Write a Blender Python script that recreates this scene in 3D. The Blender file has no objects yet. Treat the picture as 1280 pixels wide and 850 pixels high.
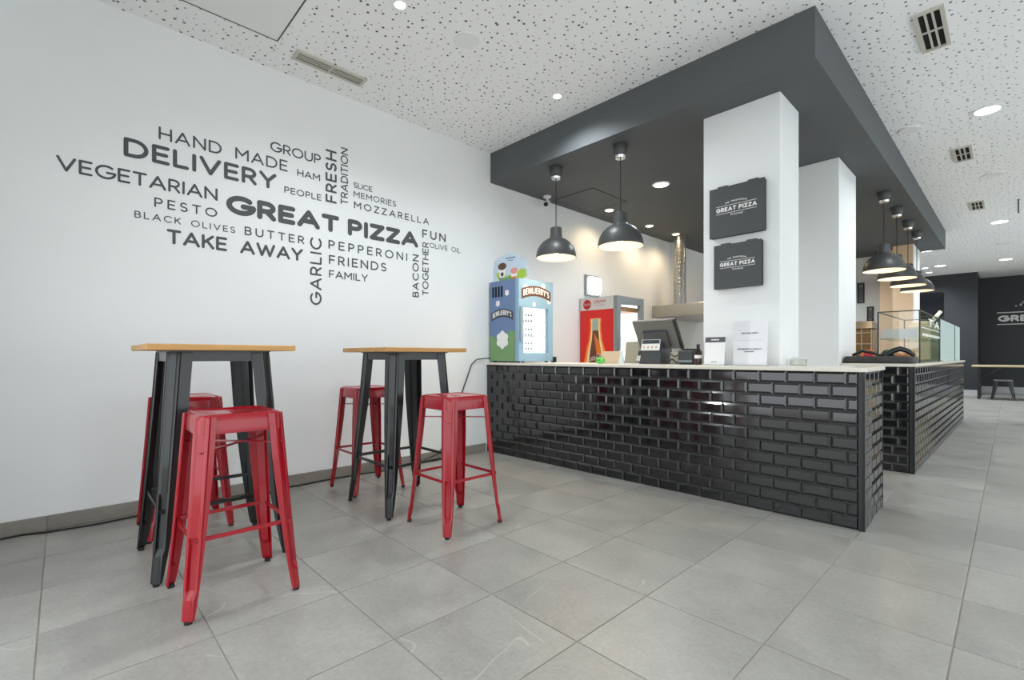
import bpy, bmesh, math, random
from mathutils import Vector, Matrix
random.seed(7)
S = bpy.context.scene
C = S.collection
PI = math.pi

# ------------------------------------------------------------------ camera, world, daylight, exposure
YAW = math.atan2(623, 592)
cam_d = bpy.data.cameras.new('camera')
cam_d.sensor_width = 36.0
cam_d.lens = 592.0 / 1280.0 * 36.0
cam_d.shift_y = 20.0 / 1280.0
cam_d.clip_start = 0.02
cam = bpy.data.objects.new('camera', cam_d)
cam.location = (0, 0, 1.01)
cam.rotation_euler = (PI / 2, 0, YAW)
C.objects.link(cam)
S.camera = cam

W = bpy.data.worlds.new('overcast_sky')
S.world = W
W.use_nodes = True
bg = W.node_tree.nodes['Background']
bg.inputs['Color'].default_value = (0.91, 0.965, 1.0, 1)
bg.inputs['Strength'].default_value = 2.25

def window_portal(name, loc, rot, sx, sy):
    l = bpy.data.lights.new(name, 'AREA')
    l.shape = 'RECTANGLE'; l.size = sx; l.size_y = sy
    l.cycles.is_portal = True
    o = bpy.data.objects.new(name, l)
    o.location = loc; o.rotation_euler = rot
    C.objects.link(o)
window_portal('shopfront_daylight', (0.27, -0.42, 1.15), (PI / 2, 0, 0), 6.05, 2.3)
window_portal('side_daylight', (3.32, 8.0, 1.25), (0, PI / 2, 0), 2.1, 15.5)  # portal for the openings added in the unseen right wall

S.view_settings.view_transform = 'Standard'
S.view_settings.look = 'None'
S.view_settings.gamma = 1.0
S.view_settings.use_curve_mapping = False
S.view_settings.exposure = 0.08
S.cycles.use_denoising = True
S.cycles.max_bounces = 10
S.cycles.diffuse_bounces = 6
S.cycles.glossy_bounces = 4
S.cycles.transparent_max_bounces = 10
S.cycles.sample_clamp_indirect = 6.0
DOWN_W = 60.0     # watts of one ceiling downlight
PEND_W = 16.0      # watts of one pendant bulb

# ------------------------------------------------------------------ materials
def lin(c):
    return tuple(((v / 255) / 12.92 if v / 255 <= 0.04045 else ((v / 255 + 0.055) / 1.055) ** 2.4) for v in c)
MATS = {}
def mat(name, rgb, rough=0.5, metal=0.0, emit=None, es=0.0, coat=0.0, spec=0.5, ior=None):
    if name in MATS: return MATS[name]
    m = bpy.data.materials.new(name); m.use_nodes = True
    b = m.node_tree.nodes['Principled BSDF']
    b.inputs['Base Color'].default_value = (*lin(rgb), 1)
    b.inputs['Roughness'].default_value = rough
    b.inputs['Metallic'].default_value = metal
    b.inputs['Specular IOR Level'].default_value = spec
    if coat: b.inputs['Coat Weight'].default_value = coat; b.inputs['Coat Roughness'].default_value = 0.05
    if ior: b.inputs['IOR'].default_value = ior
    if emit:
        b.inputs['Emission Color'].default_value = (*lin(emit), 1)
        b.inputs['Emission Strength'].default_value = es
    MATS[name] = m
    return m
def nodes(m):
    nt = m.node_tree
    return nt, nt.nodes, nt.links, nt.nodes['Principled BSDF']
def noise(nt, vec, scale, detail=4.0, rough=0.55, dist=0.0):
    n = nt.nodes.new('ShaderNodeTexNoise')
    n.inputs['Scale'].default_value = scale; n.inputs['Detail'].default_value = detail
    n.inputs['Roughness'].default_value = rough; n.inputs['Distortion'].default_value = dist
    if vec: nt.links.new(vec, n.inputs['Vector'])
    return n
def ramp(nt, fac, stops):
    r = nt.nodes.new('ShaderNodeValToRGB')
    e = r.color_ramp.elements
    while len(e) < len(stops): e.new(0.5)
    for k, (p, c) in enumerate(stops):
        e[k].position = p; e[k].color = (*c, 1)
    nt.links.new(fac, r.inputs[0])
    return r
def mathn(nt, op, a, b=None, c=None):
    n = nt.nodes.new('ShaderNodeMath'); n.operation = op
    for k, v in enumerate((a, b, c)):
        if v is None: continue
        if isinstance(v, (int, float)): n.inputs[k].default_value = v
        else: nt.links.new(v, n.inputs[k])
    return n.outputs[0]
def mixc(nt, fac, a, b, mode='MIX'):
    n = nt.nodes.new('ShaderNodeMix'); n.data_type = 'RGBA'; n.blend_type = mode
    for key, v in ((0, fac), (6, a), (7, b)):
        if isinstance(v, (int, float)): n.inputs[key].default_value = v
        elif isinstance(v, tuple): n.inputs[key].default_value = (*v, 1)
        else: nt.links.new(v, n.inputs[key])
    return n.outputs[2]
def texco(nt, out='Object'):
    return nt.nodes.new('ShaderNodeTexCoord').outputs[out]

def wall_paint(name, rgb, rough=0.6, bump=0.02):
    m = mat(name, rgb, rough)
    nt, N, L, b = nodes(m)
    n = noise(nt, texco(nt), 220, 3)
    bp = N.new('ShaderNodeBump'); bp.inputs['Strength'].default_value = bump; bp.inputs['Distance'].default_value = 0.002
    L.new(n.outputs[0], bp.inputs['Height']); L.new(bp.outputs[0], b.inputs['Normal'])
    n2 = noise(nt, texco(nt), 0.9, 3)
    c = lin(rgb)
    r = ramp(nt, n2.outputs[0], [(0.3, tuple(v * 0.97 for v in c)), (0.7, c)])
    L.new(r.outputs[0], b.inputs['Base Color'])
    return m
M_WALL = wall_paint('white_wall_paint', (238, 240, 240))
M_PILLAR = wall_paint('white_pillar_paint', (240, 242, 242))
M_SOFFIT = wall_paint('charcoal_soffit_paint', (86, 90, 92), 0.65)
M_BLACKWALL = wall_paint('black_wall_paint', (42, 45, 49), 0.55)

def ceiling_mat():
    m = mat('perforated_plaster', (236, 237, 237), 0.8)
    nt, N, L, b = nodes(m)
    tc = texco(nt)
    v = N.new('ShaderNodeTexVoronoi'); v.voronoi_dimensions = '2D'; v.inputs['Scale'].default_value = 16.5
    v.inputs['Randomness'].default_value = 0.9
    L.new(tc, v.inputs['Vector'])
    sp = N.new('ShaderNodeSeparateColor'); L.new(v.outputs['Color'], sp.inputs[0])
    rad = mathn(nt, 'MULTIPLY_ADD', mathn(nt, 'POWER', sp.outputs[0], 1.6), 0.10, 0.055)
    d = mathn(nt, 'SUBTRACT', v.outputs['Distance'], rad)
    mr = N.new('ShaderNodeMapRange'); mr.inputs[1].default_value = -0.012; mr.inputs[2].default_value = 0.012
    L.new(d, mr.inputs[0])
    col = mixc(nt, mr.outputs[0], lin((92, 92, 92)), lin((246, 248, 249)))
    L.new(col, b.inputs['Base Color'])
    bp = N.new('ShaderNodeBump'); bp.inputs['Strength'].default_value = 0.6; bp.inputs['Distance'].default_value = 0.008
    L.new(mr.outputs[0], bp.inputs['Height']); L.new(bp.outputs[0], b.inputs['Normal'])
    return m
M_CEIL = ceiling_mat()

def floor_tile_mat(name, base=(160, 158, 152)):
    m = mat(name, base, 0.38)
    nt, N, L, b = nodes(m)
    oi = N.new('ShaderNodeObjectInfo')
    add = N.new('ShaderNodeVectorMath'); add.operation = 'MULTIPLY_ADD'
    cmb = N.new('ShaderNodeCombineXYZ')
    for k in range(3): L.new(oi.outputs['Random'], cmb.inputs[k])
    L.new(cmb.outputs[0], add.inputs[0]); add.inputs[1].default_value = (37, 91, 13)
    L.new(texco(nt), add.inputs[2])
    vec = add.outputs[0]
    n1 = noise(nt, vec, 3.2, 6, 0.6, 0.4)
    n2 = noise(nt, vec, 60, 5, 0.7)
    c = lin(base)
    r1 = ramp(nt, n1.outputs[0], [(0.28, tuple(v * 0.83 for v in c)), (0.72, tuple(v * 1.13 for v in c))])
    r2 = ramp(nt, n2.outputs[0], [(0.25, (0.84, 0.84, 0.84)), (0.75, (1.10, 1.10, 1.10))])
    col = mixc(nt, 1.0, r1.outputs[0], r2.outputs[0], 'MULTIPLY')
    # thin pale veins
    n3 = noise(nt, vec, 1.5, 2, 0.4, 0.5)
    vv = mathn(nt, 'ABSOLUTE', mathn(nt, 'SUBTRACT', n3.outputs[0], 0.5))
    n4 = noise(nt, vec, 1.7, 2)
    thin = mathn(nt, 'LESS_THAN', vv, 0.0022)
    msk = mathn(nt, 'GREATER_THAN', n4.outputs[0], 0.60)
    fac = mathn(nt, 'MULTIPLY', mathn(nt, 'MULTIPLY', thin, msk), 0.32)
    col = mixc(nt, fac, col, lin((205, 202, 195)))
    tint = mathn(nt, 'MULTIPLY_ADD', oi.outputs['Random'], 0.14, 0.93)
    hs = N.new('ShaderNodeHueSaturation'); L.new(tint, hs.inputs['Value']); L.new(col, hs.inputs['Color'])
    L.new(hs.outputs[0], b.inputs['Base Color'])
    rr = ramp(nt, n1.outputs[0], [(0.3, (0.29,) * 3), (0.7, (0.39,) * 3)])
    L.new(rr.outputs[0], b.inputs['Roughness'])
    bp = N.new('ShaderNodeBump'); bp.inputs['Strength'].default_value = 0.12; bp.inputs['Distance'].default_value = 0.002
    L.new(n2.outputs[0], bp.inputs['Height']); L.new(bp.outputs[0], b.inputs['Normal'])
    return m
M_TILE = floor_tile_mat('grey_stone_tile')
M_GROUT = mat('floor_grout', (152, 144, 131), 0.85)
M_BTILE = mat('black_glazed_tile', (14, 15, 18), 0.09, spec=0.5, ior=1.75)
M_BGROUT = mat('dark_tile_grout', (84, 84, 84), 0.75)
M_TRIM = mat('dark_corner_profile', (44, 46, 48), 0.4, 0.3)
M_TOP = mat('cream_worktop', (226, 220, 208), 0.3)
def paint_metal(name, rgb, rough=0.24):
    m = mat(name, rgb, rough, 0.0, coat=0.25)
    nt, N, L, b = nodes(m)
    n = noise(nt, texco(nt), 3, 2)
    r = ramp(nt, n.outputs[0], [(0.3, (rough * 0.92,) * 3), (0.75, (rough * 1.1,) * 3)])
    L.new(r.outputs[0], b.inputs['Roughness'])
    return m
M_RED = paint_metal('red_painted_steel', (158, 12, 30))
M_BLACKSTEEL = paint_metal('black_painted_steel', (21, 24, 25), 0.32)
M_RUBBER = mat('black_rubber', (28, 26, 26), 0.8)
def wood(name, a, b_, axis=0, scale=1.0):
    m = mat(name, a, 0.45)
    nt, N, L, b = nodes(m)
    mp = N.new('ShaderNodeMapping'); sc = [26 * scale] * 3; sc[axis] = 1.6 * scale
    mp.inputs['Scale'].default_value = sc
    L.new(texco(nt), mp.inputs[0])
    n = noise(nt, mp.outputs[0], 1.0, 5, 0.6, 0.6)
    r = ramp(nt, n.outputs[0], [(0.3, lin(b_)), (0.7, lin(a))])
    L.new(r.outputs[0], b.inputs['Base Color'])
    return m
M_WOOD = wood('light_oak_top', (214, 168, 102), (180, 128, 66), 1)
M_PALEWOOD = wood('pale_bench_wood', (214, 196, 160), (186, 164, 124), 0)
M_INK = mat('charcoal_vinyl', (76, 79, 82), 0.6)
M_WHITEINK = mat('white_print', (232, 232, 230), 0.6)
M_BOX = mat('charcoal_card', (72, 75, 77), 0.6)
M_BOXEDGE = mat('black_card_edge', (34, 35, 37), 0.7)
M_LAMP = mat('grey_lamp_metal', (74, 75, 75), 0.42, 0.2)
M_LAMPIN = mat('white_lamp_lining', (244, 242, 236), 0.5)
M_CHROME = mat('polished_steel', (215, 215, 212), 0.2, 1.0)
M_WHITEPL = mat('white_plastic', (232, 232, 230), 0.4)
M_GREYPL = mat('grey_plastic', (140, 146, 148), 0.45)
M_DARKPL = mat('dark_plastic', (64, 67, 70), 0.4)
M_BLACKPL = mat('black_plastic', (26, 27, 29), 0.35)
M_VENT = mat('beige_vent_metal', (196, 194, 184), 0.5)
M_VENTDARK = mat('vent_interior', (14, 14, 14), 0.9)
M_GLOWCOOL = mat('cool_led_lens', (255, 255, 255), 0.4, emit=(244, 250, 255), es=9.0)
M_GLOWWARM = mat('warm_led_lens', (255, 250, 240), 0.4, emit=(255, 226, 176), es=9.0)
M_BULB = mat('warm_bulb', (255, 250, 240), 0.4, emit=(255, 220, 170), es=14.0)
M_STEEL = mat('brushed_steel', (182, 176, 166), 0.34, 0.9)
def glass_mat(name, tint, gloss=0.1, haze=0.0, hazecol=(200, 225, 220)):
    m = bpy.data.materials.new(name); m.use_nodes = True
    nt = m.node_tree; N = nt.nodes; L = nt.links
    for n in list(N): N.remove(n)
    out = N.new('ShaderNodeOutputMaterial')
    t = N.new('ShaderNodeBsdfTransparent'); t.inputs[0].default_value = (*tint, 1)
    g = N.new('ShaderNodeBsdfGlossy'); g.inputs['Roughness'].default_value = 0.03
    mx = N.new('ShaderNodeMixShader'); mx.inputs[0].default_value = gloss
    L.new(t.outputs[0], mx.inputs[1]); L.new(g.outputs[0], mx.inputs[2])
    last = mx
    if haze:
        d = N.new('ShaderNodeBsdfDiffuse'); d.inputs[0].default_value = (*lin(hazecol), 1)
        m2 = N.new('ShaderNodeMixShader'); m2.inputs[0].default_value = haze
        L.new(mx.outputs[0], m2.inputs[1]); L.new(d.outputs[0], m2.inputs[2]); last = m2
    L.new(last.outputs[0], out.inputs[0])
    return m
M_GLASS = glass_mat('clear_glass', (0.97, 0.98, 0.97), 0.06)
M_GLASSD = glass_mat('greenish_glass', (0.80, 0.86, 0.82), 0.10)
M_FROST = glass_mat('frosted_glass', (0.9, 0.95, 0.94), 0.06, 0.72, (206, 222, 218))

# ------------------------------------------------------------------ mesh builder
class MB:
    def __init__(s): s.v = []; s.f = []
    def add(s, vs, fs):
        o = len(s.v); s.v += [tuple(p) for p in vs]; s.f += [tuple(i + o for i in q) for q in fs]
    def box(s, x0, x1, y0, y1, z0, z1, M=None):
        vs = [Vector((x, y, z)) for z in (z0, z1) for x, y in ((x0, y0), (x1, y0), (x1, y1), (x0, y1))]
        if M is not None: vs = [M @ p for p in vs]
        s.add(vs, [(0, 3, 2, 1), (4, 5, 6, 7), (0, 1, 5, 4), (1, 2, 6, 5), (2, 3, 7, 6), (3, 0, 4, 7)])
        return s
    def bbox(s, x0, x1, y0, y1, z0, z1, b=0.004, M=None):
        """box with chamfered vertical and top edges"""
        r0 = [(x0 + b, y0), (x1 - b, y0), (x1, y0 + b), (x1, y1 - b), (x1 - b, y1), (x0 + b, y1), (x0, y1 - b), (x0, y0 + b)]
        cx, cy = (x0 + x1) / 2, (y0 + y1) / 2
        def sh(r, d): return [(x + (d if x < cx else -d), y + (d if y < cy else -d)) for x, y in r]
        rings = [[(x, y, z0 + b) for x, y in r0], [(x, y, z1 - b) for x, y in r0]]
        rings = [[(x, y, z0) for x, y in sh(r0, b)]] + rings + [[(x, y, z1) for x, y in sh(r0, b)]]
        s.loft(rings, M=M); return s
    def loft(s, rings, caps=(True, True), closed=True, M=None):
        n = len(rings[0]); vs = [Vector(p) for r in rings for p in r]
        if M is not None: vs = [M @ p for p in vs]
        fs = []
        for k in range(len(rings) - 1):
            for i in range(n if closed else n - 1):
                j = (i + 1) % n
                fs.append((k * n + i, k * n + j, (k + 1) * n + j, (k + 1) * n + i))
        if caps[0]: fs.append(tuple(reversed(range(n))))
        if caps[1]: fs.append(tuple((len(rings) - 1) * n + i for i in range(n)))
        s.add(vs, fs); return s
    def lathe(s, prof, n=32, c=(0, 0, 0), caps=(False, False), M=None):
        rings = [[(c[0] + r * math.cos(2 * PI * i / n), c[1] + r * math.sin(2 * PI * i / n), c[2] + z) for i in range(n)] for r, z in prof]
        s.loft(rings, caps, M=M); return s
    def tube(s, pts, r, n=8, caps=True):
        pts = [Vector(p) for p in pts]; rings = []
        up = Vector((0, 0, 1)); prev = None
        for k, p in enumerate(pts):
            d = (pts[min(k + 1, len(pts) - 1)] - pts[max(k - 1, 0)]).normalized()
            a = prev if prev is not None else (up if abs(d.z) < 0.9 else Vector((1, 0, 0)))
            u = (a - d * a.dot(d)).normalized(); w = d.cross(u); prev = u
            rr = r[k] if isinstance(r, (list, tuple)) else r
            rings.append([p + (u * math.cos(2 * PI * i / n) + w * math.sin(2 * PI * i / n)) * rr for i in range(n)])
        s.loft(rings, (caps, caps)); return s
    def bar(s, a, b, w, h):
        """flat bar from a to b, w wide (horizontal) and h high"""
        a, b = Vector(a), Vector(b); d = (b - a).normalized()
        side = d.cross(Vector((0, 0, 1))).normalized() * w / 2; up = side.cross(d).normalized() * h / 2
        s.loft([[p - side - up, p + side - up, p + side + up, p - side + up] for p in (a, b)]); return s
    def poly(s, pts, M, depth=0.0):
        """flat polygon given in 2-D, put in place by M; depth extrudes along -local z"""
        n = len(pts)
        if depth:
            s.loft([[M @ Vector((x, y, -depth)) for x, y in pts], [M @ Vector((x, y, 0)) for x, y in pts]])
        else:
            s.add([M @ Vector((x, y, 0)) for x, y in pts], [tuple(range(n))])
        return s
    def mesh(s, name, mt, smooth=False, recalc=True):
        me = bpy.data.meshes.new(name)
        me.from_pydata(s.v, [], s.f)
        if recalc:
            bm = bmesh.new(); bm.from_mesh(me)
            bmesh.ops.recalc_face_normals(bm, faces=bm.faces)
            bm.to_mesh(me); bm.free()
        if mt: me.materials.append(mt)
        if smooth: smooth_mesh(me, 35 if smooth is True else smooth)
        return me
    def build(s, name, mt, parent=None, smooth=False, recalc=True):
        return link(name, s.mesh(name, mt, smooth, recalc), parent)
def smooth_mesh(me, ang=35):
    me.polygons.foreach_set('use_smooth', [True] * len(me.polygons))
    try: me.set_sharp_from_angle(angle=math.radians(ang))
    except Exception: pass
def link(name, me, parent=None):
    o = bpy.data.objects.new(name, me); C.objects.link(o)
    if parent: o.parent = parent
    return o
def tag(o, label, cat, group=None, kind=None):
    o['label'] = label; o['category'] = cat
    if group: o['group'] = group
    if kind: o['kind'] = kind
    return o
def thing(name, label, cat, loc=(0, 0, 0), rz=0.0, group=None, kind=None):
    o = bpy.data.objects.new(name, None); C.objects.link(o)
    o.location = loc; o.rotation_euler = (0, 0, rz); o.empty_display_size = 0.1
    return tag(o, label, cat, group, kind)
def copy_tree(o, parent=None):
    c = o.copy(); C.objects.link(c)
    if parent is not None: c.parent = parent
    for ch in list(o.children): copy_tree(ch, c)
    return c
def frame(o, u, v):
    """matrix: local x -> u, local y -> v, local z -> u x v, origin o"""
    u = Vector(u).normalized(); v = Vector(v).normalized(); w = u.cross(v)
    return Matrix(((u.x, v.x, w.x, o[0]), (u.y, v.y, w.y, o[1]), (u.z, v.z, w.z, o[2]), (0, 0, 0, 1)))
def disc(cx, cy, r, n=20, ry=None):
    return [(cx + r * math.cos(2 * PI * i / n), cy + (ry or r) * math.sin(2 * PI * i / n)) for i in range(n)]
def puff(cx, cy, r, n=40, lobes=6):
    return [(cx + r * (.80 + .20 * abs(math.sin(lobes * PI * i / n))) * math.cos(2 * PI * i / n), cy + r * (.80 + .20 * abs(math.sin(lobes * PI * i / n))) * math.sin(2 * PI * i / n)) for i in range(n)]
def rect(x0, x1, y0, y1): return [(x0, y0), (x1, y0), (x1, y1), (x0, y1)]
def rrect(hx, hy, r, k=5):
    out = []
    for cx, cy, a in ((hx - r, hy - r, 0), (-hx + r, hy - r, 90), (-hx + r, -hy + r, 180), (hx - r, -hy + r, 270)):
        for i in range(k):
            t = math.radians(a + 90 * i / (k - 1)); out.append((cx + r * math.cos(t), cy + r * math.sin(t)))
    return out

# ------------------------------------------------------------------ rounded stroke lettering
def arc(cx, cy, rx, ry, a0, a1, n=12):
    return [(cx + rx * math.cos(math.radians(a0 + (a1 - a0) * i / n)), cy + ry * math.sin(math.radians(a0 + (a1 - a0) * i / n))) for i in range(n + 1)]
G = {
 'A': (.88, [[(0, 0), (.44, 1), (.88, 0)], [(.15, .31), (.73, .31)]]),
 'B': (.60, [[(0, 0), (0, 1)], [(0, 1)] + arc(.32, .765, .235, .235, 90, -90) + [(0, .53)], [(0, .53)] + arc(.34, .265, .265, .265, 90, -90) + [(0, 0)]]),
 'C': (.84, [arc(.5, .5, .5, .5, 45, 315, 20)]),
 'D': (.80, [[(0, 0), (0, 1)] , [(0, 1)] + arc(.32, .5, .48, .5, 90, -90, 16) + [(0, 0)]]),
 'E': (.56, [[(.56, 1), (0, 1)], [(0, 1), (0, 0)], [(0, 0), (.56, 0)], [(0, .51), (.50, .51)]]),
 'F': (.54, [[(.54, 1), (0, 1)], [(0, 1), (0, 0)], [(0, .49), (.47, .49)]]),
 'G': (.94, [arc(.5, .5, .5, .5, 48, 350, 22), [(.99, .42), (.99, .46)], [(.97, .46), (.58, .46)]]),
 'H': (.72, [[(0, 0), (0, 1)], [(.72, 0), (.72, 1)], [(0, .5), (.72, .5)]]),
 'I': (.02, [[(.01, 0), (.01, 1)]]),
 'J': (.42, [[(.42, 1)] + arc(.18, .24, .24, .24, 0, -150, 10)]),
 'K': (.64, [[(0, 0), (0, 1)], [(.62, 1), (.02, .38)], [(.24, .6), (.64, 0)]]),
 'L': (.52, [[(0, 1), (0, 0)], [(0, 0), (.52, 0)]]),
 'M': (.90, [[(0, 0), (0, 1)], [(0, 1), (.45, .38)], [(.45, .38), (.90, 1)], [(.90, 1), (.90, 0)]]),
 'N': (.76, [[(0, 0), (0, 1)], [(0, 1), (.76, 0)], [(.76, 0), (.76, 1)]]),
 'O': (1.0, [arc(.5, .5, .5, .5, 0, 360, 28)]),
 'P': (.58, [[(0, 0), (0, 1)], [(0, 1)] + arc(.30, .72, .28, .28, 90, -90) + [(0, .44)]]),
 'R': (.60, [[(0, 0), (0, 1)], [(0, 1)] + arc(.30, .72, .28, .28, 90, -90) + [(0, .44)], [(.30, .44), (.60, 0)]]),
 'S': (.56, [arc(.28, .745, .26, .255, 40, 270, 14) + arc(.28, .245, .28, .245, 88, -145, 14)]),
 'T': (.68, [[(0, 1), (.68, 1)], [(.34, 1), (.34, 0)]]),
 'U': (.72, [[(0, 1)] + arc(.36, .36, .36, .36, 180, 360, 14) + [(.72, 1)]]),
 'V': (.84, [[(0, 1), (.42, 0)], [(.42, 0), (.84, 1)]]),
 'W': (1.24, [[(0, 1), (.32, 0)], [(.32, 0), (.62, .9)], [(.62, .9), (.92, 0)], [(.92, 0), (1.24, 1)]]),
 'Y': (.76, [[(0, 1), (.38, .46)], [(.76, 1), (.38, .46)], [(.38, .46), (.38, 0)]]),
 'Z': (.66, [[(0, 1), (.66, 1)], [(.66, 1), (0, 0)], [(0, 0), (.66, 0)]]),
 '&': (.66, [arc(.28, .76, .19, .24, 0, 360, 14), arc(.28, .26, .27, .26, 0, 360, 16), [(.46, .20), (.66, 0)]]),
 "'": (.02, [[(.01, 1), (.01, .75)]]),
 '.': (.02, [[(.01, .02), (.01, .03)]]),
 ' ': (.50, []), '_': (.06, []),
}
def stroke(mb, pts, hw, put, lay=[0]):
    """one polyline of half width hw with rounded ends; put maps 2-D to 3-D"""
    P = [Vector(p) for p in pts]
    segs = [[P[0]]]
    for k in range(1, len(P)):
        segs[-1].append(P[k])
        if k < len(P) - 1:
            a = (P[k] - P[k - 1]); b = (P[k + 1] - P[k])
            if a.length > 1e-6 and b.length > 1e-6 and abs(a.angle_signed(b)) > 0.7: segs.append([P[k]])
    for sg in segs:
        lay[0] += 1
        closed = (sg[0] - sg[-1]).length < 1e-5 and len(sg) > 3
        L, R = [], []
        for k, p in enumerate(sg):
            if closed: a, b = sg[(k - 1) % (len(sg) - 1)], sg[(k + 1) % (len(sg) - 1)] if k < len(sg) - 1 else sg[1]
            else: a, b = sg[max(k - 1, 0)], sg[min(k + 1, len(sg) - 1)]
            d = (b - a).normalized(); nn = Vector((-d.y, d.x)) * hw
            L.append(p + nn); R.append(p - nn)
        vs = [put(q) for q in L] + [put(q) for q in R]; n = len(sg)
        mb.add(vs, [(k, n + k, n + k + 1, k + 1) for k in range(n - 1)])
        if not closed:
            for e in (0, -1):
                lay[0] += 1
                m = 8
                d = (sg[0] - sg[1]).normalized() if e == 0 else (sg[-1] - sg[-2]).normalized()
                a0 = math.atan2(d.y, d.x) - PI / 2
                cap = [put(sg[e] + Vector((math.cos(a0 + PI * i / m), math.sin(a0 + PI * i / m))) * hw) for i in range(m + 1)]
                mb.add(cap, [tuple(range(m + 1))])
def lettering(mb, text, M, h, width=None, weight=0.11, xs=1.0, bend=None):
    """text with cap height h from local origin along local x; width fits the tracking.  bend(x,y)->(x,y)"""
    hw = weight * h / 2
    ws = [G[c][0] * h * xs for c in text]
    hh = h - 2 * hw
    n = len(text)
    if width is None: gap = 0.24 * h
    else: gap = (width - 2 * hw - sum(ws)) / max(n - 1, 1)
    need = weight * h + 0.10 * h
    if width is not None and gap < need:
        f = (width - 2 * hw - need * (n - 1)) / sum(ws); xs *= f; ws = [w * f for w in ws]; gap = need
    x = hw; starts = []
    for c, w in zip(text, ws):
        starts.append(x); lay = [0]
        for st in G[c][1]:
            lay[0] += 1
            def put(p, x=x):
                q = (p.x, p.y) if bend is None else bend(p.x, p.y)
                return M @ Vector((q[0], q[1], lay[0] * 6e-5))
            stroke(mb, [(x + px * h * xs, hw + py * hh) for px, py in st], hw, put, lay)
        x += w + gap
    return starts
def arch(x0, x1, rise):
    def f(x, y):
        t = (x - (x0 + x1) / 2) / ((x1 - x0) / 2)
        return (x, y + rise * (1 - t * t))
    return f
def font_text(mb, text, M, h, shear=0.0, width=None):
    """small print in Blender's built-in typeface, height h"""
    cu = bpy.data.curves.new('print', 'FONT'); cu.body = text; cu.size = h * 1.37; cu.shear = shear; cu.resolution_u = 2
    o = bpy.data.objects.new('print', cu); C.objects.link(o)
    me = bpy.data.meshes.new_from_object(o.evaluated_get(bpy.context.evaluated_depsgraph_get()))
    k = 1.0
    xs = [v.co.x for v in me.vertices]
    if width and xs: k = width / max(xs)
    mb.add([M @ Vector((v.co.x * k, v.co.y, 0)) for v in me.vertices], [tuple(p.vertices) for p in me.polygons])
    bpy.data.objects.remove(o); bpy.data.curves.remove(cu); bpy.data.meshes.remove(me)

# ------------------------------------------------------------------ the room
WX = -3.84           # left wall
RX = 3.3             # right wall (outside the frame)
CZ = 3.18            # ceiling
SZ = 2.865           # soffit underside
FY = -0.26           # where the left wall ends at the shopfront
def struct(name, label, cat, mb, mt, **k):
    return tag(mb.build(name, mt, **k), label, cat, kind='structure')

floor = struct('floor', 'grey stone tile floor of the restaurant', 'floor', MB().box(WX - .3, RX + .3, -3.0, 19.0, -0.12, -0.003), M_GROUT)
PX, PY = 0.459, 0.4615
X0, Y0 = -0.596, 1.783
def floor_tile_mesh(x0, x1, y0, y1):
    return MB().bbox(x0, x1, y0, y1, -0.012, 0.0, 0.0012)
g = 0.0024
tile_me = floor_tile_mesh(-PX / 2 + g, PX / 2 - g, -PY / 2 + g, PY / 2 - g).mesh('floor_tile', M_TILE)
edge_w = (X0 - 7 * PX) - WX
cut_me = floor_tile_mesh(-edge_w / 2 + .002, edge_w / 2 - g, -PY / 2 + g, PY / 2 - g).mesh('floor_tile_cut', M_TILE)
far = MB()
for j in range(-7, 37):
    yc = Y0 + (j + .5) * PY
    for i in range(-7, 9):
        xc = X0 + (i + .5) * PX
        if yc > 19 or xc > RX: continue
        seen = yc < 9.6 and yc > -0.3 and xc < 0.5 and not (xc < -0.8 and yc > 3.5)
        if seen:
            o = link('floor_tile', tile_me, floor); o.location = (xc, yc, 0)
        else:
            far.bbox(xc - PX / 2 + g, xc + PX / 2 - g, yc - PY / 2 + g, yc + PY / 2 - g, -0.012, 0, 0.0012)
    xc = X0 - 7 * PX - edge_w / 2
    if -0.3 < yc < 3.5:
        o = link('floor_tile', cut_me, floor); o.location = (xc, yc, 0)
    elif yc < 19:
        far.bbox(xc - edge_w / 2 + .002, xc + edge_w / 2 - g, yc - PY / 2 + g, yc + PY / 2 - g, -0.012, 0, 0.0012)
fo = far.build('distant_floor_tiles', M_TILE, floor); fo['kind'] = 'stuff'

struct('wall_left', 'long white wall carrying the charcoal pizza words', 'wall', MB().box(WX - .15, WX, FY, 17.1, -0.1, CZ + .1), M_WALL)
rw = MB().box(RX, RX + .15, -.3, 18.8, -0.1, .20).box(RX, RX + .15, -.3, 18.8, 2.30, CZ + .1)
for y in (-.3, 3.1, 6.4, 9.7, 13.0, 16.0): rw.box(RX, RX + .15, y, y + .16 if y < 16 else 18.8, .20, 2.30)  # openings between the piers are added to spread daylight through the room
struct('wall_right', 'unseen wall opposite the lettered wall, window openings added for daylight, white piers', 'wall', rw, M_WALL)
struct('wall_back', 'black painted back wall with white logo', 'wall', MB().box(-0.58, RX, 18.6, 18.75, 0.0, CZ + .1), M_BLACKWALL)
struct('wall_back_left', 'black painted wall section that stands forward of the logo wall', 'wall', MB().box(WX, -0.58, 17.1, 18.75, 0.0, CZ + .1), M_BLACKWALL)
struct('wall_kitchen', 'pale wall closing the kitchen behind the glass display', 'wall', MB().box(WX, -1.36, 10.95, 11.1, 0.0, SZ), M_WALL)
struct('ceiling', 'white perforated plaster ceiling with scattered small holes', 'ceiling', MB().box(WX - .15, RX + .15, FY - .1, 18.8, CZ, CZ + .12), M_CEIL)
sof = MB()
sofp = [(WX, 3.33), (-0.832, 3.378), (-0.775, 11.1), (WX, 11.1)]
sof.loft([[(x, y, SZ) for x, y in sofp], [(x, y, CZ) for x, y in sofp]])
struct('soffit', 'charcoal dropped soffit above the service counters', 'soffit', sof, M_SOFFIT)
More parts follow.
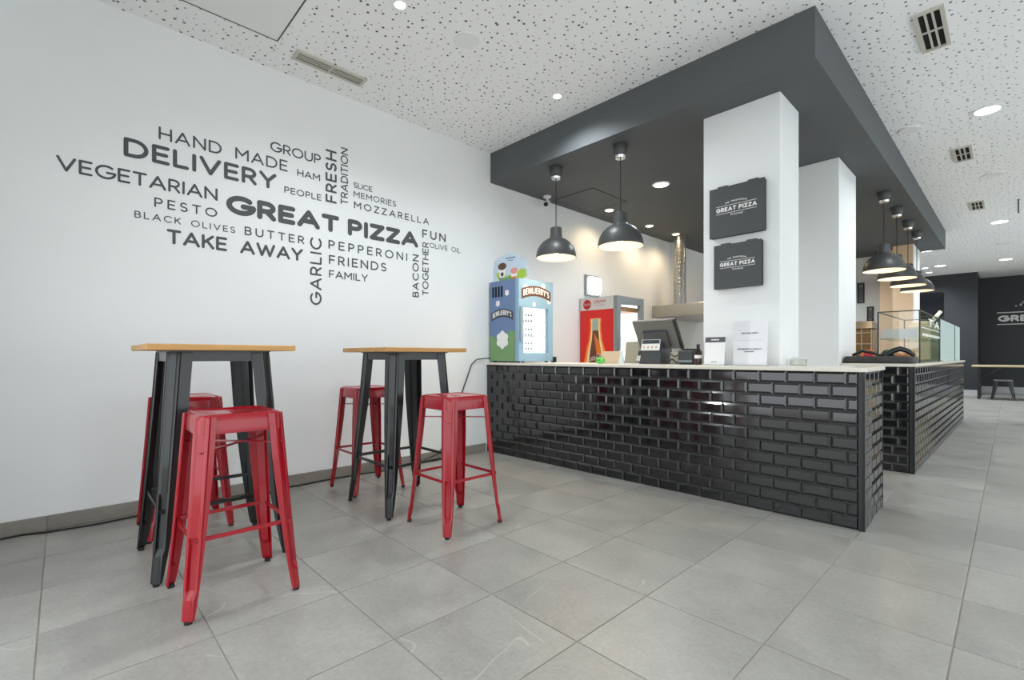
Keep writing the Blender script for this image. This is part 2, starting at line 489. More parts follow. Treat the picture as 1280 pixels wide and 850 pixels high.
def pillar(label, x0, x1, y0, y1):
    return struct('pillar', label, 'pillar', MB().bbox(x0, x1, y0, y1, 0, SZ, 0.004), M_PILLAR)
pillar('nearest white square pillar, carrying two pizza boxes', -1.655, -1.108, 3.64, 4.06)
pillar('second white pillar, right behind the one with pizza boxes', -1.72, -1.10, 5.25, 5.95)
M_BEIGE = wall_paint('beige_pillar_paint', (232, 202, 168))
p3 = struct('pillar', 'farthest pillar, behind the row of four pendants', 'pillar', MB().bbox(-1.375, -1.10, 10.2, 10.945, 0, SZ, 0.004), M_PILLAR)
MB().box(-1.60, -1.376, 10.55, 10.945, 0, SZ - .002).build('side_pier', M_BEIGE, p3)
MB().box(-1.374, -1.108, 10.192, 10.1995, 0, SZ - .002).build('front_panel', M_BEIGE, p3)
# slight step of the kitchen wall behind the hood
struct('trim_1', 'narrow pale wall return beside the extractor duct', 'wall return', MB().box(WX, WX + .07, 7.22, 7.34, 0, SZ), M_WALL)
# shopfront behind the camera: door jamb seen at the left edge, posts and head beam
struct('trim_2', 'grey shopfront jamb at the left edge of the white wall', 'door jamb', MB().box(WX - .16, WX - .005, FY - .09, FY - .002, 0, CZ), mat('jamb_grey', (150, 154, 156), .5))
jb = MB()
for x in (-0.6, 1.4, 3.2): jb.box(x - .04, x + .04, -0.5, -0.42, 0, CZ)
jb.box(WX, RX, -0.5, -0.42, 2.30, CZ + .1).box(WX, -2.75, -0.5, -0.42, 0, 2.30)  # unseen solid pier and deep head, added to cut daylight near the front
struct('window_1', 'unseen shopfront frame on the street side, with solid pier and deep head added to limit daylight', 'window', jb, M_WALL)

# baseboards
M_BASE = floor_tile_mat('shaded_base_tile', (140, 135, 127))  # floor tile again, with the weaker light down here darkened into its colour
bl = thing('baseboard_left', 'grey tile baseboard along the lettered white wall', 'baseboard', (0, 0, 0), kind='structure')
ys = [FY] + [Y0 + k * PY * 2 - 4 * PY for k in range(0, 5)]
ys = [y for y in ys if y < 3.2] + [3.26]
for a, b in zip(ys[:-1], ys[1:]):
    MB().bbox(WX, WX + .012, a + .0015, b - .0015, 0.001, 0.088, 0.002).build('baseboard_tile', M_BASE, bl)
MB().box(WX, WX + .008, FY, 3.26, 0.0, 0.086).build('grout_bed', M_GROUT, bl)
struct('baseboard_back', 'pale baseboard under the black back wall', 'baseboard', MB().box(-0.58, RX, 18.585, 18.6, 0, 0.17), mat('pale_base', (176, 178, 180), .4))
struct('baseboard_back_left', 'pale baseboard under the forward black wall section', 'baseboard', MB().box(WX, -0.58, 17.085, 17.1, 0, 0.13), MATS['pale_base'])

# ceiling access panel and fittings
ap = thing('ceiling_access_panel', 'plain white access panel in the ceiling above the lettered wall', 'panel', (-2.85, 0.62, CZ), kind='structure')
M_SMOOTH = mat('smooth_white_board', (236, 238, 238), .6)
MB().box(-.62, .62, -.45, .45, -.003, 0.0).build('board', M_SMOOTH, ap)
e = MB(); 
for q in ((-.63, .63, .451, .459), (-.63, .63, -.459, -.451), (.621, .63, -.459, .459), (-.63, -.621, -.459, .459)): e.box(*q, -.004, 0)
e.build('shadow_gap', M_DARKPL, ap)
sp = thing('soffit_access_panel', 'dark outlined access panel in the soffit near the security camera', 'panel', (-3.45, 4.58, SZ), kind='structure')
MB().box(-.27, .27, -.33, .33, -.004, 0).build('board', M_SOFFIT, sp)
e = MB()
for q in ((-.28, .28, .331, .338), (-.28, .28, -.338, -.331), (.271, .28, -.338, .338), (-.28, -.271, -.338, .338)): e.box(*q, -.006, 0)
e.build('shadow_gap', M_BLACKPL, sp)

def vent(label, x, y, sx, sy, across, nl, group='ceiling vents'):
    t = thing('ceiling_vent', label, 'vent', (x, y, CZ), group=group)
    f = 0.022 if sx < .2 else .03
    fr = MB()
    for q in ((-sx / 2, sx / 2, -sy / 2, -sy / 2 + f), (-sx / 2, sx / 2, sy / 2 - f, sy / 2), (-sx / 2, -sx / 2 + f, -sy / 2 + f, sy / 2 - f), (sx / 2 - f, sx / 2, -sy / 2 + f, sy / 2 - f)):
        fr.box(*q, -.014, 0)
    fr.build('frame', M_VENT, t)
    MB().box(-sx / 2 + f, sx / 2 - f, -sy / 2 + f, sy / 2 - f, -.002, 0).build('dark_opening', M_VENTDARK, t)
    for k in range(nl):
        u = (k + 1) / (nl + 1)
        if across: a = -sx / 2 + f + (sx - 2 * f) * u; MB().box(a - .006, a + .006, -sy / 2 + f, sy / 2 - f, -.011, -.003).build('louvre', M_VENT, t)
        else: a = -sy / 2 + f + (sy - 2 * f) * u; MB().box(-sx / 2 + f, sx / 2 - f, a - .006, a + .006, -.011, -.003).build('louvre', M_VENT, t)
    MB().box(-sx / 2 + f, sx / 2 - f, -.007, .007, -.012, -.003).build('cross_bar', M_VENT, t)
    return t
vent('long slot vent in the ceiling above the lettered wall', -3.53, 1.47, .125, .53, True, 2)
vent('nearest beige ceiling vent, beside the soffit corner', -0.357, 4.195, .15, .53, True, 2)
vent('middle beige ceiling vent of the three along the soffit side', -0.35, 7.0, .15, .48, True, 2)
vent('farthest small ceiling vent of the three along the soffit side', -0.33, 9.55, .15, .50, True, 2)

def spot(name, loc, parent, watts, col, ang=2.6, rad=0.05):
    l = bpy.data.lights.new(name, 'SPOT'); l.energy = watts; l.color = col; l.spot_size = ang; l.spot_blend = 0.8; l.shadow_soft_size = rad
    o = bpy.data.objects.new(name, l); C.objects.link(o); o.parent = parent; o.location = loc
    return o
COOL = (0.90, 0.96, 1.0); WARM = (1.0, 0.76, 0.48)
def downlight(label, x, y, z, warm=False, watts=None, r=0.075):
    t = thing('downlight', label, 'downlight', (x, y, z), group='recessed ceiling lights')
    MB().lathe([(r * 1.25, 0), (r * 1.25, -.004), (r * 1.02, -.010), (r, -.010), (r, -.003)], 28).build('trim_ring', M_WHITEPL, t, True)
    MB().lathe([(r, -.006), (0.001, -.006)], 28).build('lens', M_GLOWWARM if warm else M_GLOWCOOL, t)
    spot('lamp', (0, 0, -.03), t, watts or (DOWN_W * (.5 if y > 7 else .30) if warm else DOWN_W * (1.5 if y > 10 else 1)), WARM if warm else COOL, 3.05 if warm and y > 7 else 2.6)
    return t
downlight('nearest downlight, at the top edge above the lettered wall', -2.59, 1.51, CZ, r=.034)
downlight('downlight in the white ceiling in front of the soffit face', -2.60, 2.99, CZ, r=.034)
downlight('largest-looking downlight, right of the soffit between two vents', -0.14, 5.91, CZ, r=.085)
downlight('downlight beyond the farthest vent, right of the soffit end', -0.12, 10.97, CZ, r=.1)
downlight('last downlight before the black logo wall', -0.07, 15.33, CZ, r=.1)
downlight('downlight just past the end of the soffit, beside the farthest pillar', -1.19, 12.88, CZ, r=.1)
downlight('rightmost of three far downlights above the forward black wall', -1.16, 15.28, CZ, r=.1)
downlight('leftmost small downlight of the far three, close to the farthest pillar', -1.45, 15.42, CZ, r=.06)
downlight('lowest small downlight close to the black wall and far pillar', -1.45, 16.3, CZ, r=.06)
downlight('cool white downlight in the soffit left of the pizza-box pillar', -2.60, 4.69, SZ, r=.075)
downlight('warm soffit downlight partly above the right front pendant', -3.51, 5.04, SZ, True, r=.05)
downlight('warm soffit downlight between the pendant and the steel duct', -3.54, 6.06, SZ, True, r=.05)
downlight('warm soffit downlight just above the steel duct', -3.50, 6.76, SZ, True, r=.05)
for y, lb in ((1.5, 'nearest the shopfront'), (4.5, 'level with the passage between counters'), (8.0, 'level with the side pendants'), (12.0, 'level with the soffit end')):
    downlight('unseen downlight added for light on the far right seating side, ' + lb, 2.1, y, CZ)  # assumed lamps out of view, added to light the room
downlight('warm kitchen downlight hidden by the pillars, beside the extractor hood', -2.5, 7.5, SZ, True)
downlight('cool downlight added out of sight behind the pillars to brighten the kitchen wall', -2.0, 9.4, SZ, False, DOWN_W * 1.3)  # added lamp, kept out of view, brightens the far kitchen wall

def ceiling_disc(label, x, y, r):
    t = thing('ceiling_disc', label, 'ceiling cover', (x, y, CZ), group='round ceiling covers')
    MB().lathe([(r, 0), (r, -.006), (r * .93, -.010), (r * .9, -.008)], 28).build('rim', M_WHITEPL, t, True)
    MB().lathe([(r * .9, -.008), (0.001, -.008)], 28).build('cover', M_SMOOTH, t)
ceiling_disc('round white ceiling cover between the slot vent and the soffit', -2.57, 2.01, .085)
ceiling_disc('pale round ceiling cover beside the soffit, level with the large downlight', -0.67, 5.89, .085)
ceiling_disc('pale round ceiling cover between the middle and far vents', -0.14, 8.07, .1)
ceiling_disc('far round ceiling cover between the last two downlights', -0.07, 13.15, .13)
t = thing('hanging_rod', 'thin dark rod hanging from the ceiling at the right edge', 'rod', (0.076, 9.6, CZ))
MB().tube([(0, 0, 0), (0, 0, -.19)], .008).build('rod', M_DARKPL, t)
MB().lathe([(.012, 0), (.012, -.006), (.009, -.008)], 12).build('ceiling_plate', M_DARKPL, t)

# ------------------------------------------------------------------ wall words
cs, sn = math.cos(YAW), math.sin(YAW)
def ray(px, py):
    a = (px - 640) / 592; b = (445 - py) / 592
    return Vector((a * cs - sn, a * sn + cs, b))
def on_wall(px, py):            # a point of the left wall
    r = ray(px, py); k = WX / r.x
    return Vector((WX, r.y * k, 1.01 + r.z * k))
# word, left x, left top y, left bottom y, right x, right bottom y, stroke weight, letter width, where
WORDS = [
 ('HAND MADE', 198.2, 158.2, 174.3, 359.5, 214.6, .125, 1.0, 'at the top of the word cloud'),
 ('DELIVERY', 154.5, 171.8, 195.8, 345.5, 237.0, .175, 1.05, 'large, under the topmost words'),
 ('VEGETARIAN', 70.0, 194.5, 213.2, 272.0, 250.4, .14, 1.0, 'reaching farthest left of all words'),
 ('PESTO', 192.8, 246.5, 258.5, 271.4, 272.2, .135, 1.0, 'left of the biggest words'),
 ('BLACK OLIVES', 168.0, 263.8, 272.5, 294.0, 291.0, .13, 1.0, 'small, above the take away words'),
 ('BUTTER', 305.6, 283.0, 293.8, 380.2, 305.2, .14, 1.0, 'under the biggest words, left of the upright word'),
 ('TAKE AWAY', 208.3, 286.3, 304.6, 378.5, 326.6, .165, 1.05, 'bold, lowest left words'),
 ('GREAT PIZZA', 282.6, 243.8, 268.6, 522.5, 308.2, .235, 1.18, 'biggest and boldest words in the centre'),
 ('GROUP', 337.8, 177.6, 190.2, 401.0, 204.2, .13, 1.0, 'top centre, left of two upright words'),
 ('HAM', 371.5, 211.6, 220.3, 400.0, 226.2, .14, 1.0, 'short word left of the upright fresh word'),
 ('PEOPLE', 355.3, 232.8, 241.0, 401.6, 251.2, .14, 1.0, 'small, just above the biggest words'),
 ('SLICE', 441.8, 228.0, 234.9, 465.4, 239.8, .14, 1.0, 'small, right of two upright words'),
 ('MEMORIES', 442.0, 239.6, 247.2, 495.2, 257.8, .13, 1.0, 'under the slice word'),
 ('MOZZARELLA', 442.4, 251.8, 260.8, 536.0, 281.0, .14, 1.0, 'upper right, above the biggest words'),
 ('FUN', 527.6, 286.4, 297.2, 557.0, 303.0, .16, 1.0, 'right end of the biggest words'),
 ('OLIVE OIL', 536.8, 303.4, 309.8, 575.4, 316.4, .13, 1.0, 'smallest, reaching farthest right'),
 ('PEPPERONI', 410.4, 299.6, 310.8, 509.0, 326.4, .14, 1.0, 'below the biggest words, right of the upright garlic word'),
 ('FRIENDS', 411.0, 318.6, 330.2, 483.0, 339.6, .14, 1.0, 'below the pepperoni word'),
 ('FAMILY', 411.0, 337.8, 347.4, 459.6, 352.2, .14, 1.0, 'bottom centre, lowest level word'),
]
for w, lx, lt, lb, rx, rb, wt, xsc, where in WORDS:
    a, t_, b = on_wall(lx, lb), on_wall(lx, lt), on_wall(rx, rb)
    h = t_.z - a.z; z = (a.z + b.z) / 2
    h *= 1.0
    mb = MB()
    spans = lettering(mb, w.replace(' ', '_') if wt > .2 else w, frame((WX + .0016, a.y, z), (0, 1, 0), (0, 0, 1)), h, b.y - a.y, wt * 1.12, xsc)
    shown = '"%s"' % w if w != 'GREAT PIZZA' else 'two centre words'
    if ' ' in w:          # two words: each a part of its own
        root = thing('wall_lettering', '', 'lettering', (WX, a.y, z))
        cut = a.y + spans[w.index(' ')]
        for side_ in (0, 1):
            keep = [f for f in mb.f if (mb.v[f[0]][1] > cut) == bool(side_)]
            used = sorted({i for f in keep for i in f}); ix = {i: k for k, i in enumerate(used)}
            m2 = MB(); m2.add([Vector(mb.v[i]) - Vector((WX, a.y, z)) for i in used], [tuple(ix[i] for i in f) for f in keep])
            m2.build('word', M_INK, root, recalc=False)
    else: root = mb.build('wall_lettering', M_INK, recalc=False)
    tag(root, 'charcoal wall lettering %s, %s' % (shown, where), 'lettering', 'charcoal words on the white wall')
UP = [('FRESH', 406.8, 420.8, 188.0, 253.5, .16, 'upright word above the biggest words, left of the other'),
      ('TRADITION', 425.7, 435.0, 185.0, 256.0, .14, 'thinner upright word beside fresh'),
      ('GARLIC', 387.4, 402.0, 297.6, 381.2, .14, 'large upright word hanging below the biggest words'),
      ('BACON', 515.4, 523.4, 318.2, 371.6, .15, 'upright word lower right, left of together'),
      ('TOGETHER', 527.8, 535.6, 302.8, 369.6, .14, 'rightmost upright word')]
for w, x0, x1, y0, y1, wt, where in UP:
    a, b = on_wall(x0, y1), on_wall(x1, y1); top = on_wall((x0 + x1) / 2, y0); bot = on_wall((x0 + x1) / 2, y1)
    mb = MB()
    lettering(mb, w, frame((WX + .0016, b.y, bot.z), (0, 0, 1), (0, -1, 0)), b.y - a.y, top.z - bot.z, wt * 1.12)
    tag(mb.build('wall_lettering', M_INK, recalc=False), 'charcoal wall lettering "%s", %s' % (w, where), 'lettering', 'charcoal words on the white wall')

# ------------------------------------------------------------------ tiled counters
ROWS = 12; TP = 0.9165 / ROWS; TW = 0.1582; TG = 0.0022
def subway(w, h):
    """bevelled glazed tile: front face towards -y, origin at its lower left back corner"""
    mb = MB(); b = 0.0130; d = 0.0095
    o = [(TG / 2, 0, TG / 2), (w - TG / 2, 0, TG / 2), (w - TG / 2, 0, h - TG / 2), (TG / 2, 0, h - TG / 2)]
    m = [(x, -0.002, z) for x, _, z in o]
    bx = min(b, w * .3)
    i = [(TG / 2 + bx, -d, TG / 2 + b), (w - TG / 2 - bx, -d, TG / 2 + b), (w - TG / 2 - bx, -d, h - TG / 2 - b), (TG / 2 + bx, -d, h - TG / 2 - b)]
    mb.loft([o, m, i]); return mb
SUB = {}
def subway_mesh(w):
    k = round(w, 3)
    if k not in SUB: SUB[k] = subway(k, TP).mesh('wall_tile', M_BTILE)
    return SUB[k]
def run(length, first):
    """tile spans along a row from the corner: list of (start, end)"""
    out = []; a = 0.0; b = first
    while a < length - .012:
        out.append((a, min(b, length))); a = b; b += TW
    return out
CA = math.radians(1.14)
counter = thing('service_counter', 'black glazed tile service counter facing the stools', 'counter', (-0.575, 3.335, 0), CA)
CL = 3.262; CD = 0.645; CP = 0.030
MB().box(-CL, -.002, .010, .255, 0, .9155).build('body', M_BGROUT, counter)
MB().box(-.50, -.010, .256, CD, 0, .9155).build('end_panel', M_BGROUT, counter)
MB().box(-CL, -1.12, .256, CD - .05, .03, .9155).build('back_shelf', M_WHITEPL, counter)
MB().box(-CP, 0.0, -.002, .009, 0, .9165).box(-.0095, 0.001, -.002, .022, 0, .9165).build('corner_profile', M_TRIM, counter)
MB().box(-.0095, 0.0005, CD, CD + .008, 0, .9165).build('end_profile', M_TRIM, counter)
for r in range(ROWS):
    for a, b in run(CL - CP, .137 if r % 2 == 0 else .0585):
        o = link('tile', subway_mesh(b - a), counter); o.location = (-CP - b, .0095, r * TP); o.rotation_euler = (random.gauss(0, .004), 0, random.gauss(0, .004))
    for a, b in run(CD - .022, .137 if r % 2 else .0585):
        o = link('tile', subway_mesh(b - a), counter); o.location = (-.0098, .022 + a, r * TP); o.rotation_euler = (0, 0, PI / 2)
wt = thing('counter_worktop', 'cream worktop on the tiled counter facing the stools', 'worktop', (-0.575, 3.335, 0.9165), CA)
MB().bbox(-CL - .01, .012, -.012, .278, 0, .0255, .003).build('front_slab', M_TOP, wt)
MB().bbox(-CL, -1.105, .2785, CD - .01, 0, .0255, .003).bbox(-.52, .012, .2785, CD + .012, 0, .0255, .003).build('rear_slab', M_TOP, wt)
M_PLINTH = mat('grey_plinth', (120, 122, 122), .4)

CB = math.radians(-0.72)
counter2 = thing('service_counter', 'second black tiled counter, carrying the glass display', 'counter', (-0.562, 5.27, 0), CB)
C2L = 4.93
MB().box(-.52, -.010, .010, C2L, 0, .9155).build('body', M_BGROUT, counter2)
MB().box(-.035, 0.0, -.002, .009, 0, .9165).box(-.0095, 0.001, -.002, .030, 0, .9165).build('corner_profile', M_TRIM, counter2)
side = MB()
for r in range(ROWS):
    for a, b in run(.485, .109 if r % 2 == 0 else .20):
        if b - a > TW + .01: a0 = [(a, a + .07), (a + .07, b)]
        else: a0 = [(a, b)]
        for a1, b1 in a0:
            o = link('tile', subway_mesh(b1 - a1), counter2); o.location = (-.035 - b1, .0095, r * TP)
    for a, b in run(C2L - .03, .137 if r % 2 else .0585):
        q = subway(b - a, TP); M4 = Matrix.Translation((-.0098, .030 + a, r * TP)) @ Matrix.Rotation(PI / 2, 4, 'Z')
        side.add([M4 @ Vector(p) for p in q.v], q.f)
so = side.build('side_tiles', M_BTILE, counter2); so['kind'] = 'stuff'
wt2 = MB().bbox(-.528, .014, -.014, C2L + .02, 0, .0255, .003).build('counter_worktop', M_TOP)
wt2.location = (-0.562, 5.27, .9165); wt2.rotation_euler = (0, 0, CB)
tag(wt2, 'cream worktop under the glass display on the second counter', 'worktop')
CT = 0.942           # top of both worktops

# ------------------------------------------------------------------ bar stools and tables
def leg(h_top, h_foot, z_top, w_top, sx, sy, rec=(0.10, 0.30)):
    """pressed sheet-steel leg: chamfered corner channel with a long recess near the foot"""
    zs = [0.012, 0.05, rec[0] - .012, rec[0] + .015, (rec[0] + rec[1]) / 2, rec[1] - .02, rec[1] + .012, (rec[1] + z_top) / 2, z_top]
    rings = []
    for z in zs:
        u = z / z_top
        h = h_foot + (h_top - h_foot) * (u ** 0.92)
        w = 0.031 + (w_top - 0.031) * min(1, (u * 1.3)) ** 0.7
        c = (0.020 if z < rec[0] else 0.027) + 0.008 * u
        e = 0.011 if rec[0] < z < rec[1] else (0.003 if z > rec[1] else -0.003)
        t = 0.004
        k = 1 / math.sqrt(2)
        def ch(f, off): return (h - c + c * f - off * k, h - c * f - off * k)
        q = min(.013, max(.004, w - c - .002))
        outer = [(h - w, h), (h - c - q * .95, h), (h - c - q * .45, h + .0045), (h - c, h + .001), ch(.08, min(e, 0)), ch(.20, e), ch(.80, e), ch(.92, min(e, 0)), (h + .001, h - c), (h + .0045, h - c - q * .45), (h, h - c - q * .95), (h, h - w)]
        inner = [(h - t, h - w), (h - t, h - c - q), (h - t, h - c - q * .5), (h - t, h - c - .002), ch(.92, t + max(e, 0)), ch(.80, e + t), ch(.20, e + t), ch(.08, t + max(e, 0)), (h - c - .002, h - t), (h - c - q * .5, h - t), (h - c - q, h - t), (h - w, h - t)]
        rings.append([(sx * x, sy * y, z) for x, y in outer + inner])
    mb = MB(); mb.loft(rings); return mb
def foot(h, sx, sy):
    a = h - .0165
    return MB().lathe([(.0125, .014), (.0135, .012), (.0135, 0.0)], 14, (sx * a, sy * a, 0), (True, True))
def make_stool():
    t = thing('bar_stool', '', 'stool', group='red steel bar stools')
    R = lambda hx, z, r=.03: [(x, y, z) for x, y in rrect(hx, hx, r)]
    st = MB()
    st.loft([R(.151, .700), R(.158, .698), R(.1585, .704, .034), R(.156, .750, .034), R(.152, .766, .034), R(.145, .774, .032), R(.138, .775, .03), R(.134, .772, .03),
             [(x, y, .770) for x, y in rrect(.052, .017, .012)], [(x, y, .752) for x, y in rrect(.050, .015, .011)]], (False, False))
    st.build('seat', M_RED, t, True)
    for sx in (-1, 1):
        for sy in (-1, 1):
            l = leg(.1600, .212, .766, .066, sx, sy).build('leg', M_RED, t, 22)
            foot(.212, sx, sy).build('rubber_foot', M_RUBBER, l, True)
    H3 = .212 + (.157 - .212) * (.30 / .752) ** .92 - .010
    for a, b in (((-1, -1), (1, -1)), ((1, -1), (1, 1)), ((1, 1), (-1, 1)), ((-1, 1), (-1, -1))):
        MB().bar((a[0] * H3, a[1] * H3, .300), (b[0] * H3, b[1] * H3, .300), .008, .016).build('stretcher', M_RED, t)
    H6 = .155
    for s_ in (1, -1):
        MB().bar((-H6, -H6 * s_, .635 + .006 * s_), (H6, H6 * s_, .635 + .006 * s_), .016, .006).build('cross_brace', M_RED, t)
    return t
stool0 = make_stool()
STOOLS = [(-2.33, .54, 'nearest red steel bar stool, in front of the left table'),
          (-3.395, .535, 'red steel bar stool behind the left table, next to the wall'),
          (-3.42, 1.71, 'red steel bar stool behind the right table, next to the wall'),
          (-2.335, 1.735, 'red steel bar stool in front of the right table, nearest the counter')]
for k, (x, y, lb) in enumerate(STOOLS):
    o = stool0 if k == 0 else copy_tree(stool0)
    o.location = (x, y, 0); o['label'] = lb
def make_table():
    t = thing('bar_table', '', 'table', group='high wood-topped bar tables')
    tp = MB().bbox(-.307, .307, -.307, .307, 1.036, 1.064, .003)
    tp.build('table_top', M_WOOD, t)
    for sx in (-1, 1):
        for sy in (-1, 1):
            l = leg(.215, .285, 1.030, .092, sx, sy, (.14, .38)).build('leg', M_BLACKSTEEL, t, 22)
            foot(.285, sx, sy).build('rubber_foot', M_RUBBER, l, True)
    ap_ = MB()
    for s_ in (-1, 1):
        ap_.box(-.150, .150, s_ * .209 - .004, s_ * .209 + .004, .985, 1.034)
        ap_.box(s_ * .209 - .004, s_ * .209 + .004, -.150, .150, .985, 1.034)
    ap_.build('apron', M_BLACKSTEEL, t)
    MB().box(-.213, .213, -.213, .213, 1.030, 1.0355).build('mounting_plate', M_BLACKSTEEL, t)
    H3 = .285 + (.215 - .285) * (.33 / 1.03) ** .92 - .012
    for a, b in (((-1, -1), (1, -1)), ((1, -1), (1, 1)), ((1, 1), (-1, 1)), ((-1, 1), (-1, -1))):
        MB().bar((a[0] * H3, a[1] * H3, .315), (b[0] * H3, b[1] * H3, .315), .009, .018).build('stretcher', M_BLACKSTEEL, t)
    return t
table0 = make_table()
table0.location = (-2.848, .568, 0); table0['label'] = 'high black steel bar table with oak top, left of the two'
table1 = copy_tree(table0)
table1.location = (-2.905, 1.728, 0); table1['label'] = 'high black steel bar table with oak top, nearer the counter'

# ------------------------------------------------------------------ pendants
def make_pendant():
    t = thing('pendant_lamp', '', 'pendant lamp', group='grey dome pendant lamps')
    MB().lathe([(.001, -.001), (.066, -.001), (.068, -.006), (.050, -.095), (.048, -.097)], 28).build('canopy', M_LAMP, t, True)
    MB().lathe([(.048, -.098), (.050, -.100), (.044, -.118), (.020, -.120), (.001, -.120)], 24).build('canopy_clip', M_CHROME, t, True)
    MB().tube([(0, 0, -.118), (0, 0, -.60)], .0045).build('cord', M_BLACKPL, t)
    MB().lathe([(.001, -.595), (.050, -.595), (.056, -.602), (.060, -.690), (.068, -.700)], 32).build('socket_cover', M_LAMP, t, True)
    pr = [(.064, -.697)]; pin = []
    for k in range(15):
        a = math.radians(20 + 70 * k / 14)
        pr.append((.196 * math.sin(a), -.885 + .196 * math.cos(a)))
    pr += [(.197, -.892), (.1935, -.892)]
    MB().lathe(pr, 48).build('shade', M_LAMP, t, True)
    for k in range(15):
        a = math.radians(90 - 78 * k / 14)
        pin.append((.1935 * math.sin(a), -.886 + .190 * math.cos(a)))
    pin = [(.1935, -.8915)] + pin
    MB().lathe(pin, 48).build('shade_lining', M_LAMPIN, t, True)
    MB().lathe([(.001, -.72), (.018, -.72), (.018, -.75), (.034, -.78), (.042, -.81), (.036, -.842), (.018, -.858), (.001, -.862)], 20).build('bulb', M_BULB, t, True)
    l = bpy.data.lights.new('pendant_glow', 'SPOT'); l.energy = PEND_W; l.color = (1.0, .78, .52); l.spot_size = math.radians(150); l.spot_blend = .6; l.shadow_soft_size = .04
    o = bpy.data.objects.new('pendant_glow', l); C.objects.link(o); o.parent = t; o.location = (0, 0, -.868)
    return t
pend0 = make_pendant()
PENDS = [(-3.076, 3.52, 'left front dome pendant lamp, above the drinks end of the counter'),
         (-2.362, 3.56, 'right front dome pendant lamp, left of the pizza-box pillar'),
         (-.985, 6.74, 'nearest and largest of the four side dome pendant lamps'),
         (-.976, 7.55, 'second nearest of the four side dome pendant lamps'),
         (-.968, 8.41, 'third of the four side dome pendant lamps'),
         (-.958, 9.21, 'farthest of the four side dome pendant lamps')]
for k, (x, y, lb) in enumerate(PENDS):
    o = pend0 if k == 0 else copy_tree(pend0)
    o.location = (x, y, SZ); o['label'] = lb

# ------------------------------------------------------------------ pizza boxes on the pillar
def pizza_box(label, x0, x1, z0, z1):
    w, h = x1 - x0, z1 - z0
    t = thing('pizza_box', label, 'pizza box', (x0, 3.638, z0), group='pizza boxes on the pillar')
    MB().bbox(0, w, -.040, -.001, 0, h, .004).build('tray', M_BOXEDGE, t)
    MB().bbox(-.004, w + .004, -.046, -.0405, -.004, h + .003, .002).build('lid', M_BOX, t)
    tb = MB()
    for u in (.24, .80): tb.box(w * u - .035, w * u + .035, -.044, -.020, h + .0032, h + .012)
    tb.build('lid_tab', M_BOX, t)
    F = lambda px, pz: frame((px * w, -.0468, pz * h), (1, 0, 0), (0, 0, 1))
    a = MB(); lettering(a, 'GREAT_PIZZA', F(.125, .50), .088 * h, .75 * w, .26, 1.15)
    a.poly(rect(0, .75 * w, 0, .009 * h), F(.125, .615)); a.poly(rect(0, .75 * w, 0, .009 * h), F(.125, .462))
    n = .42 * w; lettering(a, 'THE TRADITIONAL', F(.29, .645), .032 * h, n, .2, 1.0, arch(0, n, .028 * h))
    font_text(a, 'Takeaway', F(.38, .405), .045 * h, .35, .26 * w)
    a.build('printed_logo', M_WHITEINK, t, recalc=False)
pizza_box('larger, upper black pizza box with white logo on the pillar', -1.583, -1.197, 1.904, 2.272)
pizza_box('smaller, lower black pizza box with white logo on the pillar', -1.549, -1.216, 1.516, 1.840)

# ------------------------------------------------------------------ ice-cream display freezer
M_SKY = mat('blue_print', (104, 128, 168), .4)
M_SKY2 = mat('light_blue_print', (140, 174, 198), .4)
M_GREEN = mat('meadow_print', (118, 156, 104), .45)
M_LIME = mat('lime_print', (168, 196, 66), .45)
M_CREAM = mat('cloud_print', (238, 236, 232), .45)
M_BROWN = mat('brown_print', (92, 60, 44), .5)
M_ORANGE = mat('orange_print', (214, 132, 62), .5)
M_CHARC = mat('charcoal_print', (58, 56, 60), .5)
M_PINK = mat('pink_print', (226, 148, 140), .5)
M_LIT = mat('lit_white_interior', (250, 252, 255), .5, emit=(235, 244, 255), es=1.6)
FX0, FX1, FY0, FY1, FZ0, FZ1 = -3.815, -3.375, 3.30, 3.81, .957, 1.790
fz = thing('ice_cream_freezer', 'upright ice-cream freezer with blue sky print standing on the counter', 'freezer', (FX0, FY0, CT))
FW, FD, FH0, FH1 = FX1 - FX0, FY1 - FY0, FZ0 - CT, FZ1 - CT
cb = MB()
cb.box(0, FW - .05, 0, .02, FH0, FH1).box(0, FW - .05, FD - .02, FD, FH0, FH1).box(0, .02, .02, FD - .02, FH0, FH1)
cb.box(.02, FW - .05, .02, FD - .02, FH0, FH0 + .03).box(.02, FW - .05, .02, FD - .02, FH1 - .14, FH1)
cab = cb.build('cabinet', M_GREYPL, fz)
ft = MB()
for x in (.04, FW - .05):
    for y in (.04, FD - .05): ft.lathe([(.018, FH0), (.018, 0)], 10, (x, y, 0), (True, True))
ft.build('feet', M_BLACKPL, fz)
SM = frame((0, -.0012, FH0), (1, 0, 0), (0, 0, 1))      # printed side, faces -y
SH = FH1 - FH0; SW = FW - .05
def sm(d): return frame((0, -.0012 - d, FH0), (1, 0, 0), (0, 0, 1))
MB().poly(rect(.004, SW - .004, .002, SH - .002), sm(0)).build('printed_side', M_SKY, fz, recalc=False)
hill = [(.004, .003), (SW - .004, .003), (SW - .004, .30), (SW * .85, .315), (SW * .6, .27), (SW * .3, .22), (SW * .15, .26), (.004, .27)]
MB().poly(hill, sm(.0008)).build('printed_meadow', M_GREEN, fz, recalc=False)
cl = MB()
for cx_, cy_, r in ((.13, .60, .034), (.27, .70, .032), (.20, .22, .095)): MB().poly(puff(cx_ * SW / .39, cy_, r), sm(.0016)).build('printed_cloud', M_CREAM, fz, recalc=False)
vs = MB()
for k in range(4): x = .045 + k * .045; vs.box(x, x + .022, -.006, -.0012, FH0 + SH * .80, FH0 + SH * .93)
vs.build('vent_slots', M_VENTDARK, fz)
